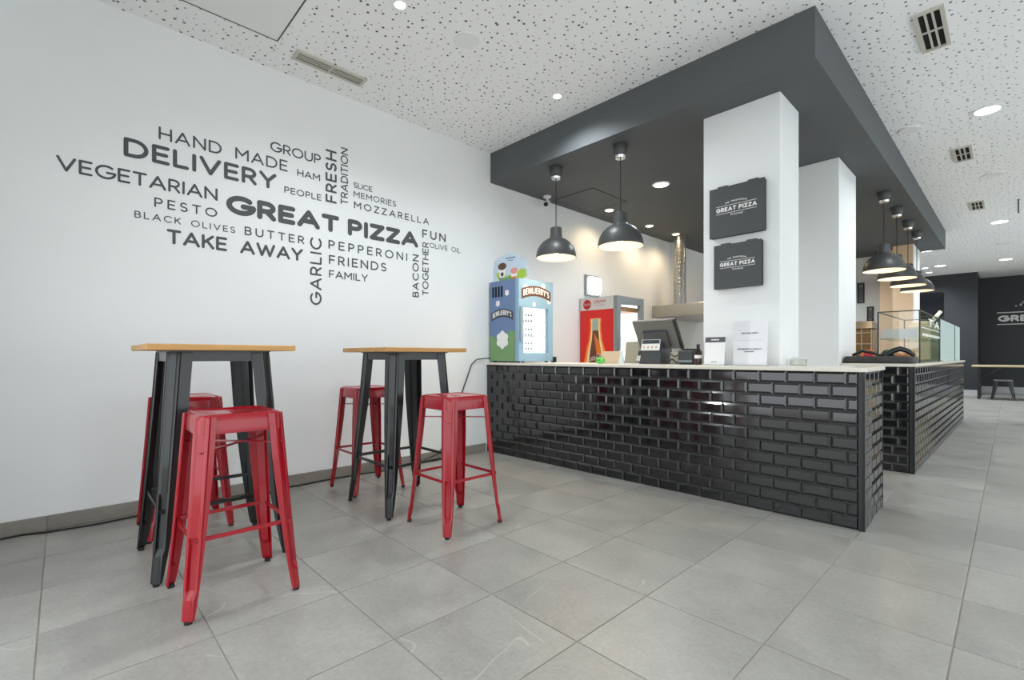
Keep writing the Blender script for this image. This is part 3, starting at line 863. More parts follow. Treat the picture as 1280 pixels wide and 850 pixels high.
def banner(mb_back, mb_ink, F, w, h, rise):
    n = 12; top = []; bot = []
    f = arch(0, w, rise)
    for i in range(n + 1):
        x = w * i / n; top.append(f(x, h)); bot.append(f(x, 0))
    for i in range(n): mb_back.add([F(0) @ Vector((*p, 0)) for p in (bot[i], bot[i + 1], top[i + 1], top[i])], [(0, 1, 2, 3)])
    lettering(mb_ink, "BEN & JERRY'S".replace(' & ', '&'), F(.0010) @ Matrix.Translation((w * .06, h * .22, 0)), h * .62, w * .88, .17, .9, arch(-w * .06, w * .94, rise))
b1, b2 = MB(), MB()
banner(b1, b2, lambda d: frame((SW * .08, -.0036 - d, FH0 + SH * .50), (1, 0, 0), (0, 0, 1)), SW * .84, .085, .040)
b1.build('printed_banner', M_CHARC, fz, recalc=False); b2.build('printed_or_reflected_lettering', M_CREAM, fz, recalc=False)
# glazed door facing the kitchen aisle (+x)
dr = MB(); y0, y1, z0, z1 = .07, FD - .07, FH0 + .085, FH0 + SH * .66
dx0, dx1 = FW - .048, FW
dr.box(dx0, dx1, 0, FD, z1, FH1).box(dx0, dx1, 0, FD, FH0, z0).box(dx0, dx1, 0, y0, z0, z1).box(dx0, dx1, y1, FD, z0, z1)
door = dr.build('door', M_SKY2, fz)
MB().box(dx0 + .012, dx0 + .018, y0, y1, z0, z1).build('door_glass', M_GLASS, door)
MB().bbox(FW + .001, FW + .012, .012, .035, FH0 + .2, FH0 + .55, .003).build('door_handle', M_GREYPL, door)
MB().box(.021, .024, .021, FD - .021, FH0 + .031, FH1 - .141).box(.0245, FW - .052, FD - .024, FD - .021, FH0 + .031, FH1 - .141).build('lit_interior', M_LIT, fz)
for k in range(3):
    zz = FH0 + .10 + k * .155
    MB().box(.03, FW - .06, .022, FD - .022, zz, zz + .008).build('shelf', M_WHITEPL, fz)
pr = MB()
for k in range(3):
    for r_ in range(2):
        for c_ in range(4):
            pr.box(FW - .0475, FW - .0465, y0 + .025 + c_ * .04, y0 + .05 + c_ * .04, z0 + .03 + k * .145 + r_ * .055, z0 + .055 + k * .145 + r_ * .055)
pr.build('price_labels', M_GREYPL, fz)
b1, b2 = MB(), MB()
DW = FD
banner(b1, b2, lambda d: frame((FW + .0012 + d, DW * .07, FH0 + SH * .75), (0, 1, 0), (0, 0, 1)), DW * .86, .105, .045)
b1.build('printed_banner', M_BROWN, fz, recalc=False); b2.build('printed_or_reflected_lettering', M_CREAM, fz, recalc=False)
cl = MB()
for cx_, cy_, r in ((.10, .90, .036), (.36, .94, .030), (.22, .70, .026), (.45, .76, .034)): MB().poly(puff(cx_, cy_ * SH, r), frame((FW + .0006, 0, FH0), (0, 1, 0), (0, 0, 1))).build('printed_cloud', M_CREAM, fz, recalc=False)
MB().bbox(FW - .03, FW + .03, FD + .001, FD + .03, 0, .06, .004).build('plug_box', M_BLACKPL, fz)

# cloud-shaped board on top of the freezer
hb = thing('display_board', 'cloud-shaped cardboard topper with ice-cream cups on the freezer', 'sign', (-3.60, 3.40, FZ1), math.radians(6))
def cloud(k=1.0):
    pts = []
    blobs = [(-.20, .05, .06), (-.235, .12, .05), (-.16, .20, .065), (-.04, .235, .065), (.08, .215, .065), (.17, .15, .06), (.205, .08, .05)]
    for i in range(72):
        a = -0.35 + (PI + 0.7) * i / 71; d = Vector((math.cos(a), math.sin(a)))
        best = .05
        for bx_, by_, br in blobs:
            c_ = Vector((bx_, by_ - .06)); b_ = c_.dot(d); disc_ = b_ * b_ - c_.length_squared + br * br
            if disc_ > 0: best = max(best, b_ + math.sqrt(disc_))
        pts.append((d.x * best * k, max(.001, .06 + d.y * best * k)))
    return pts
HB = lambda d: frame((0, -.006 - d, 0), (1, 0, 0), (0, 0, 1))
MB().poly(cloud(), HB(0), .006).build('board', mat('pale_sky_print', (196, 212, 226), .5), hb)
MB().poly([(-.20, .10), (-.15, .115), (-.06, .06), (0, .07), (.08, .075), (.15, .12), (.215, .10), (.22, .03), (.15, .003), (-.12, .003), (-.17, .04)], HB(.0008)).build('printed_hills', M_LIME, hb, recalc=False)
MB().poly([(-.13, .003), (-.17, .06), (-.05, .045), (.04, .06), (.05, .003)], HB(.0014)).build('printed_grass', M_GREEN, hb, recalc=False)
MB().poly([(-.165, .155), (-.055, .155), (-.075, .05), (-.145, .05)], HB(.002)).build('printed_cup', M_CREAM, hb, recalc=False)
MB().poly([(.01, .10), (.10, .10), (.085, .01), (.025, .01)], HB(.002)).build('printed_cup', M_CREAM, hb, recalc=False)
MB().poly(disc(-.11, .168, .06, 20, .038), HB(.0026)).poly(disc(-.11, .085, .022, 14), HB(.0026)).build('printed_scoop', M_BROWN, hb, recalc=False)
MB().poly(disc(.055, .105, .048, 20, .032), HB(.0026)).build('printed_pink_scoop', M_PINK, hb, recalc=False)
MB().poly([(.022, .045), (.088, .045), (.085, .01), (.025, .01)], HB(.003)).build('printed_cup_band', M_ORANGE, hb, recalc=False)
MB().poly(rect(-.06, .07, .238, .252), HB(.001)).poly(rect(-.03, .04, .215, .224), HB(.001)).build('printed_title', mat('slate_print', (110, 138, 164), .5), hb, recalc=False)

# ------------------------------------------------------------------ drinks fridge
M_CRED = mat('red_fridge_print', (222, 26, 20), .35)
fr = thing('drinks_fridge', 'tall glass-door drinks fridge with red bottle print on its side', 'fridge', (WX + .012, 4.85, 0))
RW, RD, RH = .565, .60, 1.743       # x depth, y width, height
cb = MB()
cb.box(0, RW - .05, 0, .03, .05, RH).box(0, RW - .05, RD - .03, RD, .05, RH).box(0, .03, .03, RD - .03, .05, RH)
cb.box(.03, RW - .05, .03, RD - .03, .05, .25).box(.03, RW - .05, .03, RD - .03, RH - .06, RH).box(.03, RW - .06, .03, RD - .03, 0.0, .05)
cb.build('cabinet', mat('fridge_grey', (168, 172, 172), .4), fr)
fm = lambda d: frame((0, -.0012 - d, 0), (1, 0, 0), (0, 0, 1))
MB().poly(rect(.004, RW - .054, .06, 1.588), fm(0)).build('printed_side', M_CRED, fr, recalc=False)
MB().poly(rect(.004, RW - .054, 1.588, RH - .004), fm(0)).build('printed_header', mat('header_print', (222, 216, 210), .4), fr, recalc=False)
MB().poly(disc(.115, 1.662, .062, 28), fm(.0006)).build('printed_disc', mat('deep_red_print', (190, 18, 30), .4), fr, recalc=False)
a = MB(); font_text(a, 'Coca-Cola', frame((.062, -.0026, 1.652), (1, 0, 0), (0, 0, 1)), .030, .4, .105); a.build('printed_disc_name', M_WHITEINK, fr, recalc=False)
a = MB(); font_text(a, 'DRINK', frame((.215, -.0020, 1.666), (1, 0, .04), (-.04, 0, 1)), .042, .3, .20); font_text(a, 'ICE COLD', frame((.235, -.0020, 1.632), (1, 0, .04), (-.04, 0, 1)), .013, .1, .15); a.build('printed_slogan', MATS['deep_red_print'], fr, recalc=False)
def bottle(k):
    pr_ = [(.125, .55), (.122, .80), (.105, .95), (.085, 1.08), (.060, 1.20), (.048, 1.32), (.046, 1.42), (.050, 1.43), (.050, 1.47), (.0, 1.475)]
    cx_ = .245
    return [(cx_ + x * k + (k - 1) * .02, z + (k - 1) * .02) for x, z in pr_] + [(cx_ - x * k - (k - 1) * .02, z + (k - 1) * .02) for x, z in reversed(pr_)]
MB().poly(bottle(1.55), fm(.0006)).build('printed_halo', mat('orange_halo_print', (250, 140, 40), .4), fr, recalc=False)
MB().poly(bottle(1.25), fm(.0010)).build('printed_glow', mat('cream_halo_print', (255, 232, 176), .4), fr, recalc=False)
MB().poly(bottle(.98), fm(.0014)).build('printed_bottle', mat('cola_print', (112, 62, 36), .4), fr, recalc=False)
MB().poly([(.195, 1.33), (.295, 1.33), (.292, 1.47), (.198, 1.47)], fm(.0018)).build('printed_bottle_neck', mat('bottle_glass_print', (168, 182, 164), .4), fr, recalc=False)
MB().poly([(.22, 1.30), (.31, 1.18), (.335, 1.0), (.26, 1.05)], fm(.0018)).build('printed_bottle_shine', mat('amber_print', (226, 120, 28), .4), fr, recalc=False)
a = MB(); font_text(a, 'Coca-Cola', frame((.12, -.0034, .93), (1, 0, .28), (-.28, 0, 1)), .075, .35, .26); a.build('printed_bottle_name', M_WHITEINK, fr, recalc=False)
dr = MB(); d0, d1 = RW - .048, RW
dr.box(d0, d1, 0, RD, RH - .09, RH).box(d0, d1, 0, RD, .06, .22).box(d0, d1, 0, .075, .22, RH - .09).box(d0, d1, RD - .075, RD, .22, RH - .09)
door = dr.build('door', mat('door_grey', (142, 148, 148), .35, .2), fr)
MB().box(d0 + .012, d0 + .018, .075, RD - .075, .22, RH - .09).build('door_glass', M_GLASS, door)
MB().bbox(RW + .001, RW + .02, RD - .05, RD - .03, .8, 1.3, .004).build('door_handle', M_CHROME, door)
MB().box(.031, .034, .031, RD - .031, .26, RH - .061).box(.0345, RW - .052, RD - .034, RD - .031, .26, RH - .061).build('lit_interior', M_LIT, fr)
MB().box(.3, RW - .055, .04, RD - .04, RH - .175, RH - .12).build('light_box', mat('amber_lit_band', (210, 150, 100), .5), fr)
for k in range(4):
    MB().box(.04, RW - .065, .032, RD - .032, .5 + k * .24, .508 + k * .24).build('shelf', M_WHITEPL, fr)

# ------------------------------------------------------------------ wall light and camera on the left wall
wl = thing('wall_light', 'bright white wall light above the drinks fridge', 'wall light', (WX, 5.10, 1.80))
MB().bbox(.001, .03, -.15, .15, 0, .275, .006).build('back_plate', M_GREYPL, wl)
MB().loft([[(.031, y, z) for y, z in rrect(.118, .115, .03)], [(.075, y * .95, z * .95) for y, z in rrect(.118, .115, .03)], [(.085, y * .85, z * .85) for y, z in rrect(.118, .115, .03)]]).build('diffuser', mat('lit_diffuser', (255, 255, 255), .4, emit=(244, 252, 255), es=3.0), wl).location = (0, .01, .138)
sc_ = thing('security_camera', 'small white security camera under the soffit edge', 'camera', (-3.70, 4.08, SZ))
MB().lathe([(.045, -.001), (.045, -.018), (.02, -.026), (.012, -.030)], 20, caps=(True, True)).build('mount', M_WHITEPL, sc_, True)
MB().tube([(0, 0, -.028), (0, 0, -.05)], .012).build('stem', M_WHITEPL, sc_)
bd = MB().tube([(-.03, .045, -.06), (.02, -.045, -.11)], .034, 16).build('body', M_WHITEPL, sc_, True)
MB().tube([(.0195, -.044, -.109), (.0215, -.0475, -.1118)], .026, 16).build('lens', M_BLACKPL, sc_)

# ------------------------------------------------------------------ extractor hood and duct
hd = thing('extractor_hood', 'brushed steel extractor hood below the round duct', 'hood', (WX + .002, 6.65, 1.607))
MB().bbox(0, 1.05, 0, 1.6, .03, .178, .004).build('canopy', M_STEEL, hd)
MB().bbox(-.0, 1.06, -.010, 1.6, 0, .029, .004).build('lower_rim', M_STEEL, hd)
du = thing('extractor_duct', 'spiral galvanised round duct rising from the hood', 'duct', (-3.535, 6.95, 1.786))
prof = []; zz = 0.0; Ht = SZ - 1.786
nb = 18
for k in range(nb):
    a_, b_ = Ht * k / nb, Ht * (k + 1) / nb
    prof += [(.088, a_ + .001), (.088, b_ - .010), (.0915, b_ - .007), (.0915, b_ - .003)]
MB().lathe(prof, 28).build('duct_tube', mat('galvanised_steel', (176, 176, 172), .28, .95), du, True)
MB().lathe([(.11, .0), (.11, .012), (.09, .014)], 28).build('collar', M_STEEL, du, True)
t = thing('kitchen_apron', 'dark cloth hanging beside the pillar in the kitchen', 'cloth', (-3.30, 8.05, 1.95))
rings = []
for k in range(6):
    z_ = .46 * k / 5; w_ = .11 - .06 * (k / 5) ** 2
    rings.append([(w_ * math.cos(2 * PI * i / 16), (.03 + .012 * math.cos(5 * 2 * PI * i / 16)) * math.sin(2 * PI * i / 16) * 1.4, z_) for i in range(16)])
MB().loft(rings).build('cloth', mat('black_cloth', (48, 46, 44), .9), t, True)
MB().tube([(0, 0, .455), (0, 0, SZ - 1.952)], .004).build('cord', M_BLACKPL, t)

# ------------------------------------------------------------------ till and small things on the counter
def rotx(a, o): return Matrix.Translation(o) @ Matrix.Rotation(a, 4, 'X')
ps = thing('till', 'dark touchscreen till with tilted screen and customer display', 'till', (-2.06, 3.74, CT))
MB().loft([[(-.135, -.15, .001), (.065, -.15, .001), (.065, .08, .001), (-.135, .08, .001)], [(-.13, -.145, .03), (.06, -.145, .03), (.06, .08, .03), (-.13, .08, .03)],
           [(-.118, -.105, .225), (.055, -.105, .225), (.055, .03, .225), (-.118, .03, .225)]]).build('pedestal', M_DARKPL, ps)
PM = frame((-.124, -.1425, .115), (1, 0, 0), (0, .20, .98))
MB().poly(rect(.003, .176, 0, .095), PM).build('customer_label', M_WHITEPL, ps, recalc=False)
PM2 = frame((-.124, -.1437, .115), (1, 0, 0), (0, .20, .98))
MB().poly(rect(.010, .170, .058, .090), PM2).build('customer_display', mat('lcd', (66, 72, 82), .2), ps, recalc=False)
ik = MB()
for k in range(4): ik.poly(disc(.03 + k * .038, .028, .011, 12), PM2)
ik.build('icons', mat('peach_print', (206, 172, 148), .5), ps, recalc=False)
SMX = rotx(math.radians(32), (0, -.10, .235))
sc1 = MB().bbox(-.185, .205, -.012, .022, -.12, .155, .006, SMX)
scr = sc1.build('screen', mat('till_grey', (104, 104, 102), .45), ps)
MB().bbox(-.178, .198, .0225, .026, -.112, .147, .001, SMX).build('touch_panel', M_BLACKPL, scr)
MB().bbox(-.10, .12, -.035, -.0125, -.09, .06, .006, SMX).build('screen_hub', M_DARKPL, scr)
MB().bbox(.19, .212, -.016, .018, -.125, .158, .004, SMX).build('card_reader', M_BLACKPL, scr)
rp = thing('receipt_printer', 'dark receipt printer right of the till', 'printer', (-1.775, 3.66, CT))
MB().bbox(-.065, .065, -.08, .09, .001, .115, .010).build('body', M_DARKPL, rp)
MB().box(-.055, .055, -.082, -.0805, .02, .034).build('paper_slot', M_GREYPL, rp)
MB().bbox(-.055, .055, -.03, .085, .1155, .127, .006).build('lid', M_BLACKPL, rp)
cr = thing('cash_box', 'small cream box with cables between till and printer', 'box', (-1.915, 3.72, CT))
MB().bbox(-.05, .05, -.03, .04, .001, .10, .006).build('body', mat('cream_plastic', (200, 194, 176), .5), cr)
MB().tube([(-.05, -.045, .02), (-.02, -.05, .045), (.02, -.05, .012), (.06, -.045, .02)], .005).build('cable', M_BLACKPL, cr)
MB().tube([(-.045, -.036, .085), (0, -.042, .062), (.045, -.036, .085)], .004).build('cable', M_BLACKPL, cr)
bt = thing('sauce_bottle', 'dark glass bottle with white label beside the code card', 'bottle', (-1.665, 3.57, CT))
MB().lathe([(.001, .001), (.026, .001), (.027, .006), (.027, .095), (.012, .125), (.011, .15), (.001, .15)], 20).build('glass_body', mat('dark_bottle', (48, 26, 22), .15), bt, True)
MB().lathe([(.0275, .05), (.0275, .075)], 20).build('label_band', M_WHITEPL, bt)
MB().lathe([(.0125, .14), (.0125, .158), (.001, .158)], 14).build('cap', M_BLACKPL, bt)
def tilt_stand(name, label, cat, loc, w, h, ang, m, back):
    t = thing(name, label, cat, loc)
    Mx = rotx(ang, (0, 0, .001))
    MB().bbox(-w / 2, w / 2, -.005, .005, .0015, h, .002, Mx).build('panel', m, t)
    MB().loft([[(-.01, 0.004, .001), (.01, .004, .001), (.01, back, .001), (-.01, back, .001)], [(-.01, .02 * 1, h * .55), (.01, .02, h * .55), (.01, .03, h * .55), (-.01, .03, h * .55)]]).build('prop', M_BLACKPL, t)
    return t
tilt_stand('tablet', 'pale tablet propped up on the counter before the fridge', 'tablet', (-2.455, 3.54, CT), .19, .115, math.radians(-20), mat('pale_panel', (190, 170, 146), .4), .08)
tilt_stand('menu_holder', 'grey-green menu holder behind the propped tablet', 'menu holder', (-2.375, 3.75, CT), .14, .20, math.radians(-8), mat('sage_panel', (150, 152, 138), .4), .07)
gd = thing('money_bank', 'small bright green cube-shaped ornament before the tablet', 'ornament', (-2.475, 3.42, CT))
MB().bbox(-.036, .036, -.03, .03, .001, .052, .012).build('body', mat('bright_green', (104, 200, 96), .4), gd)
eye = MB()
for x in (-.014, .014): eye.tube([(x, -.0305, .032), (x, -.0325, .032)], .006, 10)
eye.build('dots', M_DARKPL, gd)
MB().bbox(-.020, .020, -.02, .02, .0525, .060, .003).build('top_knob', MATS['bright_green'], gd)
cn = thing('spray_bottle', 'small clear spray bottle left of the till', 'bottle', (-2.285, 3.46, CT))
MB().lathe([(.001, .001), (.028, .001), (.028, .01), (.013, .085), (.010, .09), (.010, .105), (.001, .105)], 18).build('body', mat('milky_plastic', (206, 220, 222), .2), cn, True)
MB().bbox(-.018, .010, -.007, .007, .106, .118, .002).build('nozzle', M_WHITEPL, cn)
ct = thing('card_terminal', 'grey card payment terminal leaning beside the till', 'card terminal', (-2.235, 3.66, CT))
Mx = rotx(math.radians(-28), (0, 0, .002))
MB().bbox(-.04, .04, -.015, .015, 0.012, .13, .005, Mx).build('body', M_GREYPL, ct)
MB().box(-.03, .03, -.017, -.0155, .075, .118, Mx).build('screen', M_BLACKPL, ct)
kb = MB()
for i in range(3):
    for j in range(3): kb.box(-.027 + i * .02, -.013 + i * .02, -.018, -.0155, .022 + j * .016, .033 + j * .016, Mx)
kb.build('keypad', M_WHITEPL, ct)

def easel_card(name, label, x, y, w, h, lean=-8):
    t = thing(name, label, 'sign', (x, y, CT))
    Mx = rotx(math.radians(lean), (0, 0, .001))
    MB().box(-w / 2, w / 2, -.0015, .0015, .001, h, Mx).build('card', mat('white_card', (236, 237, 238), .5), t)
    MB().bbox(-w / 2 - .004, w / 2 + .004, -.012, .05, .0, .004, .001).build('foot', M_GREYPL, t)
    return t, Mx
qc, Mx = easel_card('payment_card', 'small white counter card with dark header strip', -1.513, 3.50, .15, .215)
MB().box(-.074, .074, -.0026, -.0016, .170, .209, Mx).build('header_strip', mat('slate_header', (82, 84, 88), .5), qc)
hp = MB()
for a_, b_ in ((-.030, -.012), (-.009, .010), (.013, .028)): hp.box(a_, b_, -.0032, -.0027, .185, .194, Mx)
hp.build('header_print', M_WHITEPL, qc)
hp = MB()
for a_, b_ in ((-.022, -.002), (.002, .020)): hp.box(a_, b_, -.0024, -.0016, .020, .026, Mx)
hp.build('small_print', M_GREYPL, qc)
sh, Mx = easel_card('notice_sheet', 'white paper notice with two lines of grey print in acrylic stand', -1.270, 3.52, .225, .312, -4)
MB().box(-.118, .118, -.006, -.004, .0, .318, Mx).build('acrylic_cover', glass_mat('clear_acrylic', (.985, .985, .99), .04), sh)
hp = MB(); rnd = random.Random(4)
for zc, x0_, x1_ in ((.225, -.058, .058), (.112, -.082, .080), (.094, -.035, .032)):
    x = x0_
    while x < x1_:
        w_ = rnd.choice((.005, .007, .009)); hp.box(x, min(x + w_, x1_), -.0030, -.0016, zc, zc + .008 + rnd.choice((0, .002)), Mx); x += w_ + rnd.choice((.0015, .0015, .005))
hp.build('print', mat('grey_ink', (120, 122, 126), .6), sh)
MB().box(-.09, .09, -.0022, -.0016, .178, .179, Mx).build('fold_line', M_GREYPL, sh)
nb_ = thing('clear_card_holder', 'small clear holder on the counter at the pillar foot', 'holder', (-1.04, 3.80, CT))
MB().bbox(-.05, .05, -.02, .02, .001, .045, .003).build('block', glass_mat('smoky_acrylic', (.85, .86, .82), .12, .25, (190, 190, 178)), nb_)
MB().box(-.045, .045, -.003, .003, .046, .06).build('insert', M_WHITEPL, nb_)

# ------------------------------------------------------------------ glass display on the second counter
dc = thing('glass_display_case', 'glass display case with black edges and lit shelf on the second counter', 'display case', (-0.600, 5.97, CT), CB)
GW, GL, GH = .32, 1.56, .512
M_EDGE = mat('dark_glass_edge', (54, 58, 54), .3)
ed = MB(); k_ = .006
for x in (-GW, 0):
    for y in (0, GL): ed.box(x - k_, x + k_ , y - k_, y + k_, .001, GH)
for z in (GH - .004,):
    for y in (0, GL): ed.box(-GW, 0, y - .005, y + .005, z - .005, z + .005)
    for x in (-GW, 0): ed.box(x - .005, x + .005, 0, GL, z - .005, z + .005)
ed.build('edge_frame', M_EDGE, dc)
MB().box(-GW + .007, -.007, -.003, .003, .002, GH - .010).build('front_pane', M_GLASS, dc)
sp_ = MB().box(-.003, .003, .007, GL - .007, .002, GH - .010).build('side_pane', M_GLASSD, dc)
MB().box(-GW + .006, -.006, .006, GL - .006, GH - .003, GH + .003).build('top_pane', M_GLASS, dc)
MB().box(-GW + .01, -.01, .01, GL - .01, .235, .243).build('shelf', M_GLASSD, dc)
MB().box(-GW + .01, -.01, .01, GL - .01, .002, .03).build('tray', M_STEEL, dc)
MB().box(-GW + .02, -.02, .03, .05, .245, .335).build('price_rail', mat('pale_rail', (206, 208, 206), .5), dc)
a = MB()
LW = frame((.0046, .58, .375), (0, 1, 0), (0, 0, 1))
lettering(a, 'TA', LW @ Matrix.Diagonal((4.6, 1, 1, 1)), .085, .205, .2, 1.1)
a.poly(rect(-.50, .94, -.030, -.022), LW)
rn = random.Random(5); x = -.42
while x < .85:
    w_ = rn.choice((.06, .09, .12)); a.poly(rect(x, x + w_, -.105 - rn.random() * .006, -.080), LW); x += w_ + .03
a.build('printed_or_reflected_lettering', M_WHITEINK, sp_, recalc=False)  # sign reflected in the side pane, drawn on it as white shapes
# frosted screens standing behind the case
for k, (a_, b_, lb) in enumerate(((7.56, 9.30, 'nearer frosted glass screen behind the display case'), (9.34, 10.15, 'farther frosted glass screen at the end of the second counter'))):
    p = thing('glass_screen', lb, 'glass screen', (-.600 + (a_ - 5.97) * .0126, a_, CT), CB, 'frosted counter screens')
    MB().box(-.004, .004, .012, b_ - a_ - .012, .002, .510).build('pane', M_FROST, p)
    MB().box(-.007, .007, 0, .012, .001, .512).build('edge_post', M_EDGE, p)
    MB().box(-.03, .03, .02, .05, .0, .02).build('clamp', M_CHROME, p)
# food tongs / scoop handle and boxes seen above the screens
kn = thing('paper_roll_holder', 'white paper bags and a roll lying on top of the far screens', 'paper bags', (-.80, 8.6, CT))
MB().bbox(-.12, .10, -.55, .9, .001, .47, .01).build('cabinet', M_VENT, kn)
MB().tube([(.05, -.25, .475), (.16, -.12, .66)], .022, 12).build('roll', M_WHITEPL, kn)
rb = MB()
rr_ = random.Random(3)
for k in range(6):
    y_ = -.5 + k * .24; rb.bbox(-.10, .06 + rr_.random() * .04, y_, y_ + .2, .471, .50 + rr_.random() * .04, .008)
rb.build('folded_bags', mat('cream_paper', (222, 214, 198), .7), kn)

# toaster oven, bag and cloths near the case
ov = thing('warming_cabinet', 'brown glass warming cabinet left of the display case', 'warmer', (-1.225, 6.95, .90))
M_COP = mat('copper_glass', (126, 98, 66), .18, .3)
MB().bbox(-.11, .10, .0, .40, .0, .44, .02).build('body', M_COP, ov)
MB().loft([[(-.11, 0, .4405), (.10, 0, .4405), (.10, .4, .4405), (-.11, .4, .4405)], [(-.09, .06, .53), (.08, .06, .53), (.08, .36, .53), (-.09, .36, .53)]]).build('sloped_top', M_STEEL, ov)
bb = MB()
for z_ in (.12, .25, .38): bb.box(-.105, .095, -.006, -.0005, z_, z_ + .012)
for x_ in (-.10, -.01, .085): bb.box(x_, x_ + .012, -.008, -.0005, .03, .43)
bb.build('front_bars', M_STEEL, ov)
stand = MB().bbox(-1.36, -1.115, 6.9, 7.4, 0, .8995, .005).build('warmer_stand', M_STEEL)
tag(stand, 'steel stand under the brown warming cabinet', 'stand')
bg_ = thing('delivery_bag', 'flat black padded bag lying on the near end of the second counter', 'bag', (-0.835, 5.52, CT), CB)
def pad(hx, hy, z0, z1, r=.04):
    R_ = [[(x * k, y * k, z) for x, y in rrect(hx, hy, r)] for k, z in ((.93, z0), (.985, z0 + (z1 - z0) * .2), (1, z0 + (z1 - z0) * .5), (.985, z0 + (z1 - z0) * .8), (.93, z1))]
    return MB().loft(R_)
pad(.255, .18, .001, .066).build('padded_body', mat('dark_bag_cloth', (62, 62, 60), .75), bg_, True)
MB().tube([(.05 + .05 * k_, -.06 + .01 * k_, .068 + .066 * math.sin(PI * k_ / 4)) for k_ in range(5)], [.02, .024, .024, .022, .016], 10).build('handle_strap', M_BLACKPL, bg_, True)
MB().tube([(-.19, -.12, .072), (-.12, -.10, .115), (-.04, -.11, .10), (.02, -.13, .072)], .014, 8).build('shoulder_strap', M_BLACKPL, bg_, True)
MB().bbox(-.02, .02, -.186, -.178, .032, .042, .002).build('zip_pull', M_BLACKPL, bg_)
pc = thing('packet', 'small red and orange snack packet behind the black bag', 'packet', (-.985, 5.86, CT), .1)
R_ = [[(x * kx, y * ky, z) for x, y in rrect(.07, .035, .02)] for kx, ky, z in ((1, .1, .001), (1, .8, .02), (.9, 1, .06), (.7, .8, .105), (.6, .1, .13))]
MB().loft(R_).build('pouch', mat('orange_packet', (226, 116, 52), .4), pc, True)
MB().bbox(-.03, .04, -.041, -.033, .045, .10, .003).build('printed_panel', mat('red_packet', (204, 50, 60), .4), pc)
pk = thing('cloth_bundle', 'green and black cloth bundle behind the black bag', 'cloth', (-.83, 5.86, CT), .1)
R_ = [[(x * kx + .01 * math.sin(9 * y), y * ky, z) for x, y in rrect(.06, .05, .03)] for kx, ky, z in ((1, 1, .001), (1.05, 1.05, .03), (.9, .9, .08), (.5, .6, .12), (.2, .2, .13))]
MB().loft(R_).build('cloth', mat('dark_green_cloth', (44, 84, 62), .8), pk, True)
MB().tube([(-.06, -.055, .05), (0, -.06, .11), (.06, -.056, .06)], .01, 8).build('band', M_BLACKPL, pk, True)
sand = thing('bread_roll', 'golden bread roll on the tray inside the display case', 'bread', (-.77, 6.25, CT + .031))
R_ = [[(x * k, y * k, z) for x, y in rrect(.13, .07, .06)] for k, z in ((.8, .001), (1, .03), (.95, .07), (.6, .10), (.2, .108))]
MB().loft(R_).build('crust', mat('bread_crust', (226, 168, 108), .6), sand, True)
MB().bbox(-.10, .10, -.072, -.060, .035, .05, .004).build('filling', mat('salmon_filling', (222, 138, 92), .5), sand)

def picture(name, label, x, z0, z1, w, yb=10.95):
    t = thing(name, label, 'framed picture', (x, yb, z0), group='frames on the kitchen wall')
    h = z1 - z0; f = .018
    e_ = MB()
    for q in ((-w / 2, w / 2, 0, f), (-w / 2, w / 2, h - f, h), (-w / 2, -w / 2 + f, f, h - f), (w / 2 - f, w / 2, f, h - f)): e_.box(q[0], q[1], -.03, -.001, q[2], q[3])
    e_.build('frame', M_BLACKPL, t)
    MB().box(-w / 2 + f, w / 2 - f, -.012, -.001, f, h - f).build('sheet', mat('grey_sheet', (92, 96, 100), .4), t)
    MB().box(-w / 2 + .03, w / 2 - .03, -.0135, -.0125, h * .78, h * .9).build('heading', M_GREYPL, t)
    MB().box(-w / 2 + .03, w / 2 - .03, -.0135, -.0125, h * .08, h * .13).build('caption', M_GREYPL, t)
picture('framed_notice', 'tall black framed notice on the kitchen wall', -1.945, 2.01, 2.39, .11)
picture('framed_notice', 'short black framed notice, lower right on the kitchen wall', -1.80, 1.66, 1.93, .10)

# ------------------------------------------------------------------ far end of the room
tv = thing('wall_screen', 'black screen on the forward black wall behind the far pillar', 'screen', (-1.46, 17.08, 2.10))
MB().bbox(-.26, .22, -.06, -.02, 0, .62, .01).build('screen_panel', mat('screen_black', (22, 24, 28), .12), tv)
MB().box(-.08, .08, -.0195, 0.019, .2, .42).build('bracket', M_BLACKPL, tv)
lg = thing('wall_logo', 'white shop logo with two rules on the black back wall', 'sign', (-0.255, 18.597, 1.86))
a = MB()
lettering(a, 'GREAT_PIZZA', frame((.02, 0, .085), (1, 0, 0), (0, 0, 1)), .17, 1.9, .27, 1.25)
a.poly(rect(0, 1.95, 0, .022), frame((0, 0, 0), (1, 0, 0), (0, 0, 1))).poly(rect(0, 1.95, 0, .022), frame((0, 0, .320), (1, 0, 0), (0, 0, 1)))
a.build('logo_name', M_WHITEINK, lg, recalc=False)
a = MB(); lettering(a, 'THE TRADITIONAL', frame((.42, 0, .44), (1, 0, 0), (0, 0, 1)), .075, 1.1, .2, 1.0, arch(0, 1.1, .40)); a.poly(disc(.36, .50, .015), frame((0, 0, 0), (1, 0, 0), (0, 0, 1))).build('logo_arch', M_WHITEINK, lg, recalc=False)
bn = thing('trestle_table', 'pale wooden table on black legs before the logo wall', 'table', (0.62, 15.9, 0))
MB().bbox(-1.25, 1.25, -.38, .38, .755, .795, .004).build('table_top', M_PALEWOOD, bn)
for x in (-1.13, 1.13):
    for y in (-.3, .3):
        MB().box(x - .025, x + .025, y - .025, y + .025, 0, .754).build('leg', M_BLACKSTEEL, bn)
    MB().bar((x, -.3, .62), (x, .3, .62), .03, .04).build('leg_rail', M_BLACKSTEEL, bn)
    s_ = -1 if x > 0 else 1
    for y in (-.3, .3): MB().tube([(x + s_ * .02, y, .50), (x + s_ * .38, y, .752)], .016, 6).build('brace', M_BLACKSTEEL, bn)
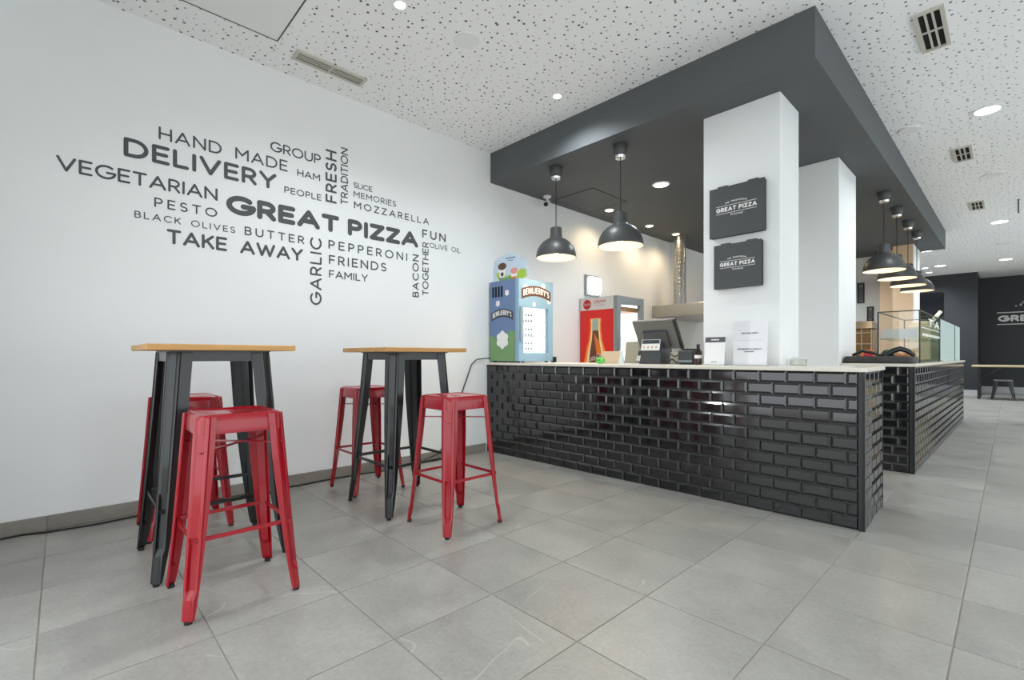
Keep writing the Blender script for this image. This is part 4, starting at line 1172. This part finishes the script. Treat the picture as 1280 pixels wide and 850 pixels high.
ls = thing('low_stool', 'low black stool under the pale wooden table', 'stool', (-.115, 15.75, 0))
MB().bbox(-.155, .155, -.155, .155, .43, .465, .01).build('seat', mat('worn_grey_seat', (122, 124, 124), .4), ls)
for sx in (-1, 1):
    for sy in (-1, 1): leg(.150, .20, .43, .075, sx, sy, (.08, .2)).build('leg', M_BLACKSTEEL, ls, True)
cr2 = thing('wooden_crate', 'pale wooden crate cut off by the right edge of the picture', 'crate', (.36, 10.2, 0))
for k in range(5): MB().bbox(-.215, .215, -.215, -.200, .01 + k * .12, .115 + k * .12, .003).build('slat', M_PALEWOOD, cr2)
for k in range(5): MB().bbox(-.215, -.200, -.199, .215, .01 + k * .12, .115 + k * .12, .003).build('slat', M_PALEWOOD, cr2)
for x, y in ((-.185, -.185), (.195, -.185), (-.185, .195), (.195, .195)): MB().box(x - .014, x + .014, y - .014, y + .014, 0, .605).build('post', M_PALEWOOD, cr2)
MB().box(-.16, .2, -.165, .2, .02, .035).build('base_board', M_PALEWOOD, cr2)

# ------------------------------------------------------------------ cables
def on_floor(px, py):
    r = ray(px, py); k = -1.01 / r.z
    return (r.x * k, r.y * k)
pts = []
for px, py in ((0, 674), (30, 668), (56, 665.5), (90, 660), (125, 654), (165, 646), (215, 637), (260, 626), (300, 617), (340, 609), (375, 606), (410, 599), (450, 592), (480, 588), (510, 580)):
    x, y = on_floor(px, py + 1.5); pts.append((max(x, WX + .022), y, .006))
c0 = MB().tube(pts, .0055, 6).build('floor_cable', M_BLACKPL, None, True)
tag(c0, 'black cable lying along the foot of the white wall', 'cable')
pts = [(WX + .03, 2.40, .01), (WX + .03, 2.62, .06), (WX + .02, 2.75, .16), (WX + .012, 2.86, .40), (WX + .012, 2.93, .62), (WX + .012, 3.00, .78), (WX + .012, 3.06, .92), (WX + .014, 3.13, .975), (WX + .02, 3.24, .985), (WX + .04, 3.292, .985)]
c1 = MB().tube(pts, .0055, 6).build('freezer_cable', M_BLACKPL, None, True)
tag(c1, 'black cable running up the wall to the freezer', 'cable')
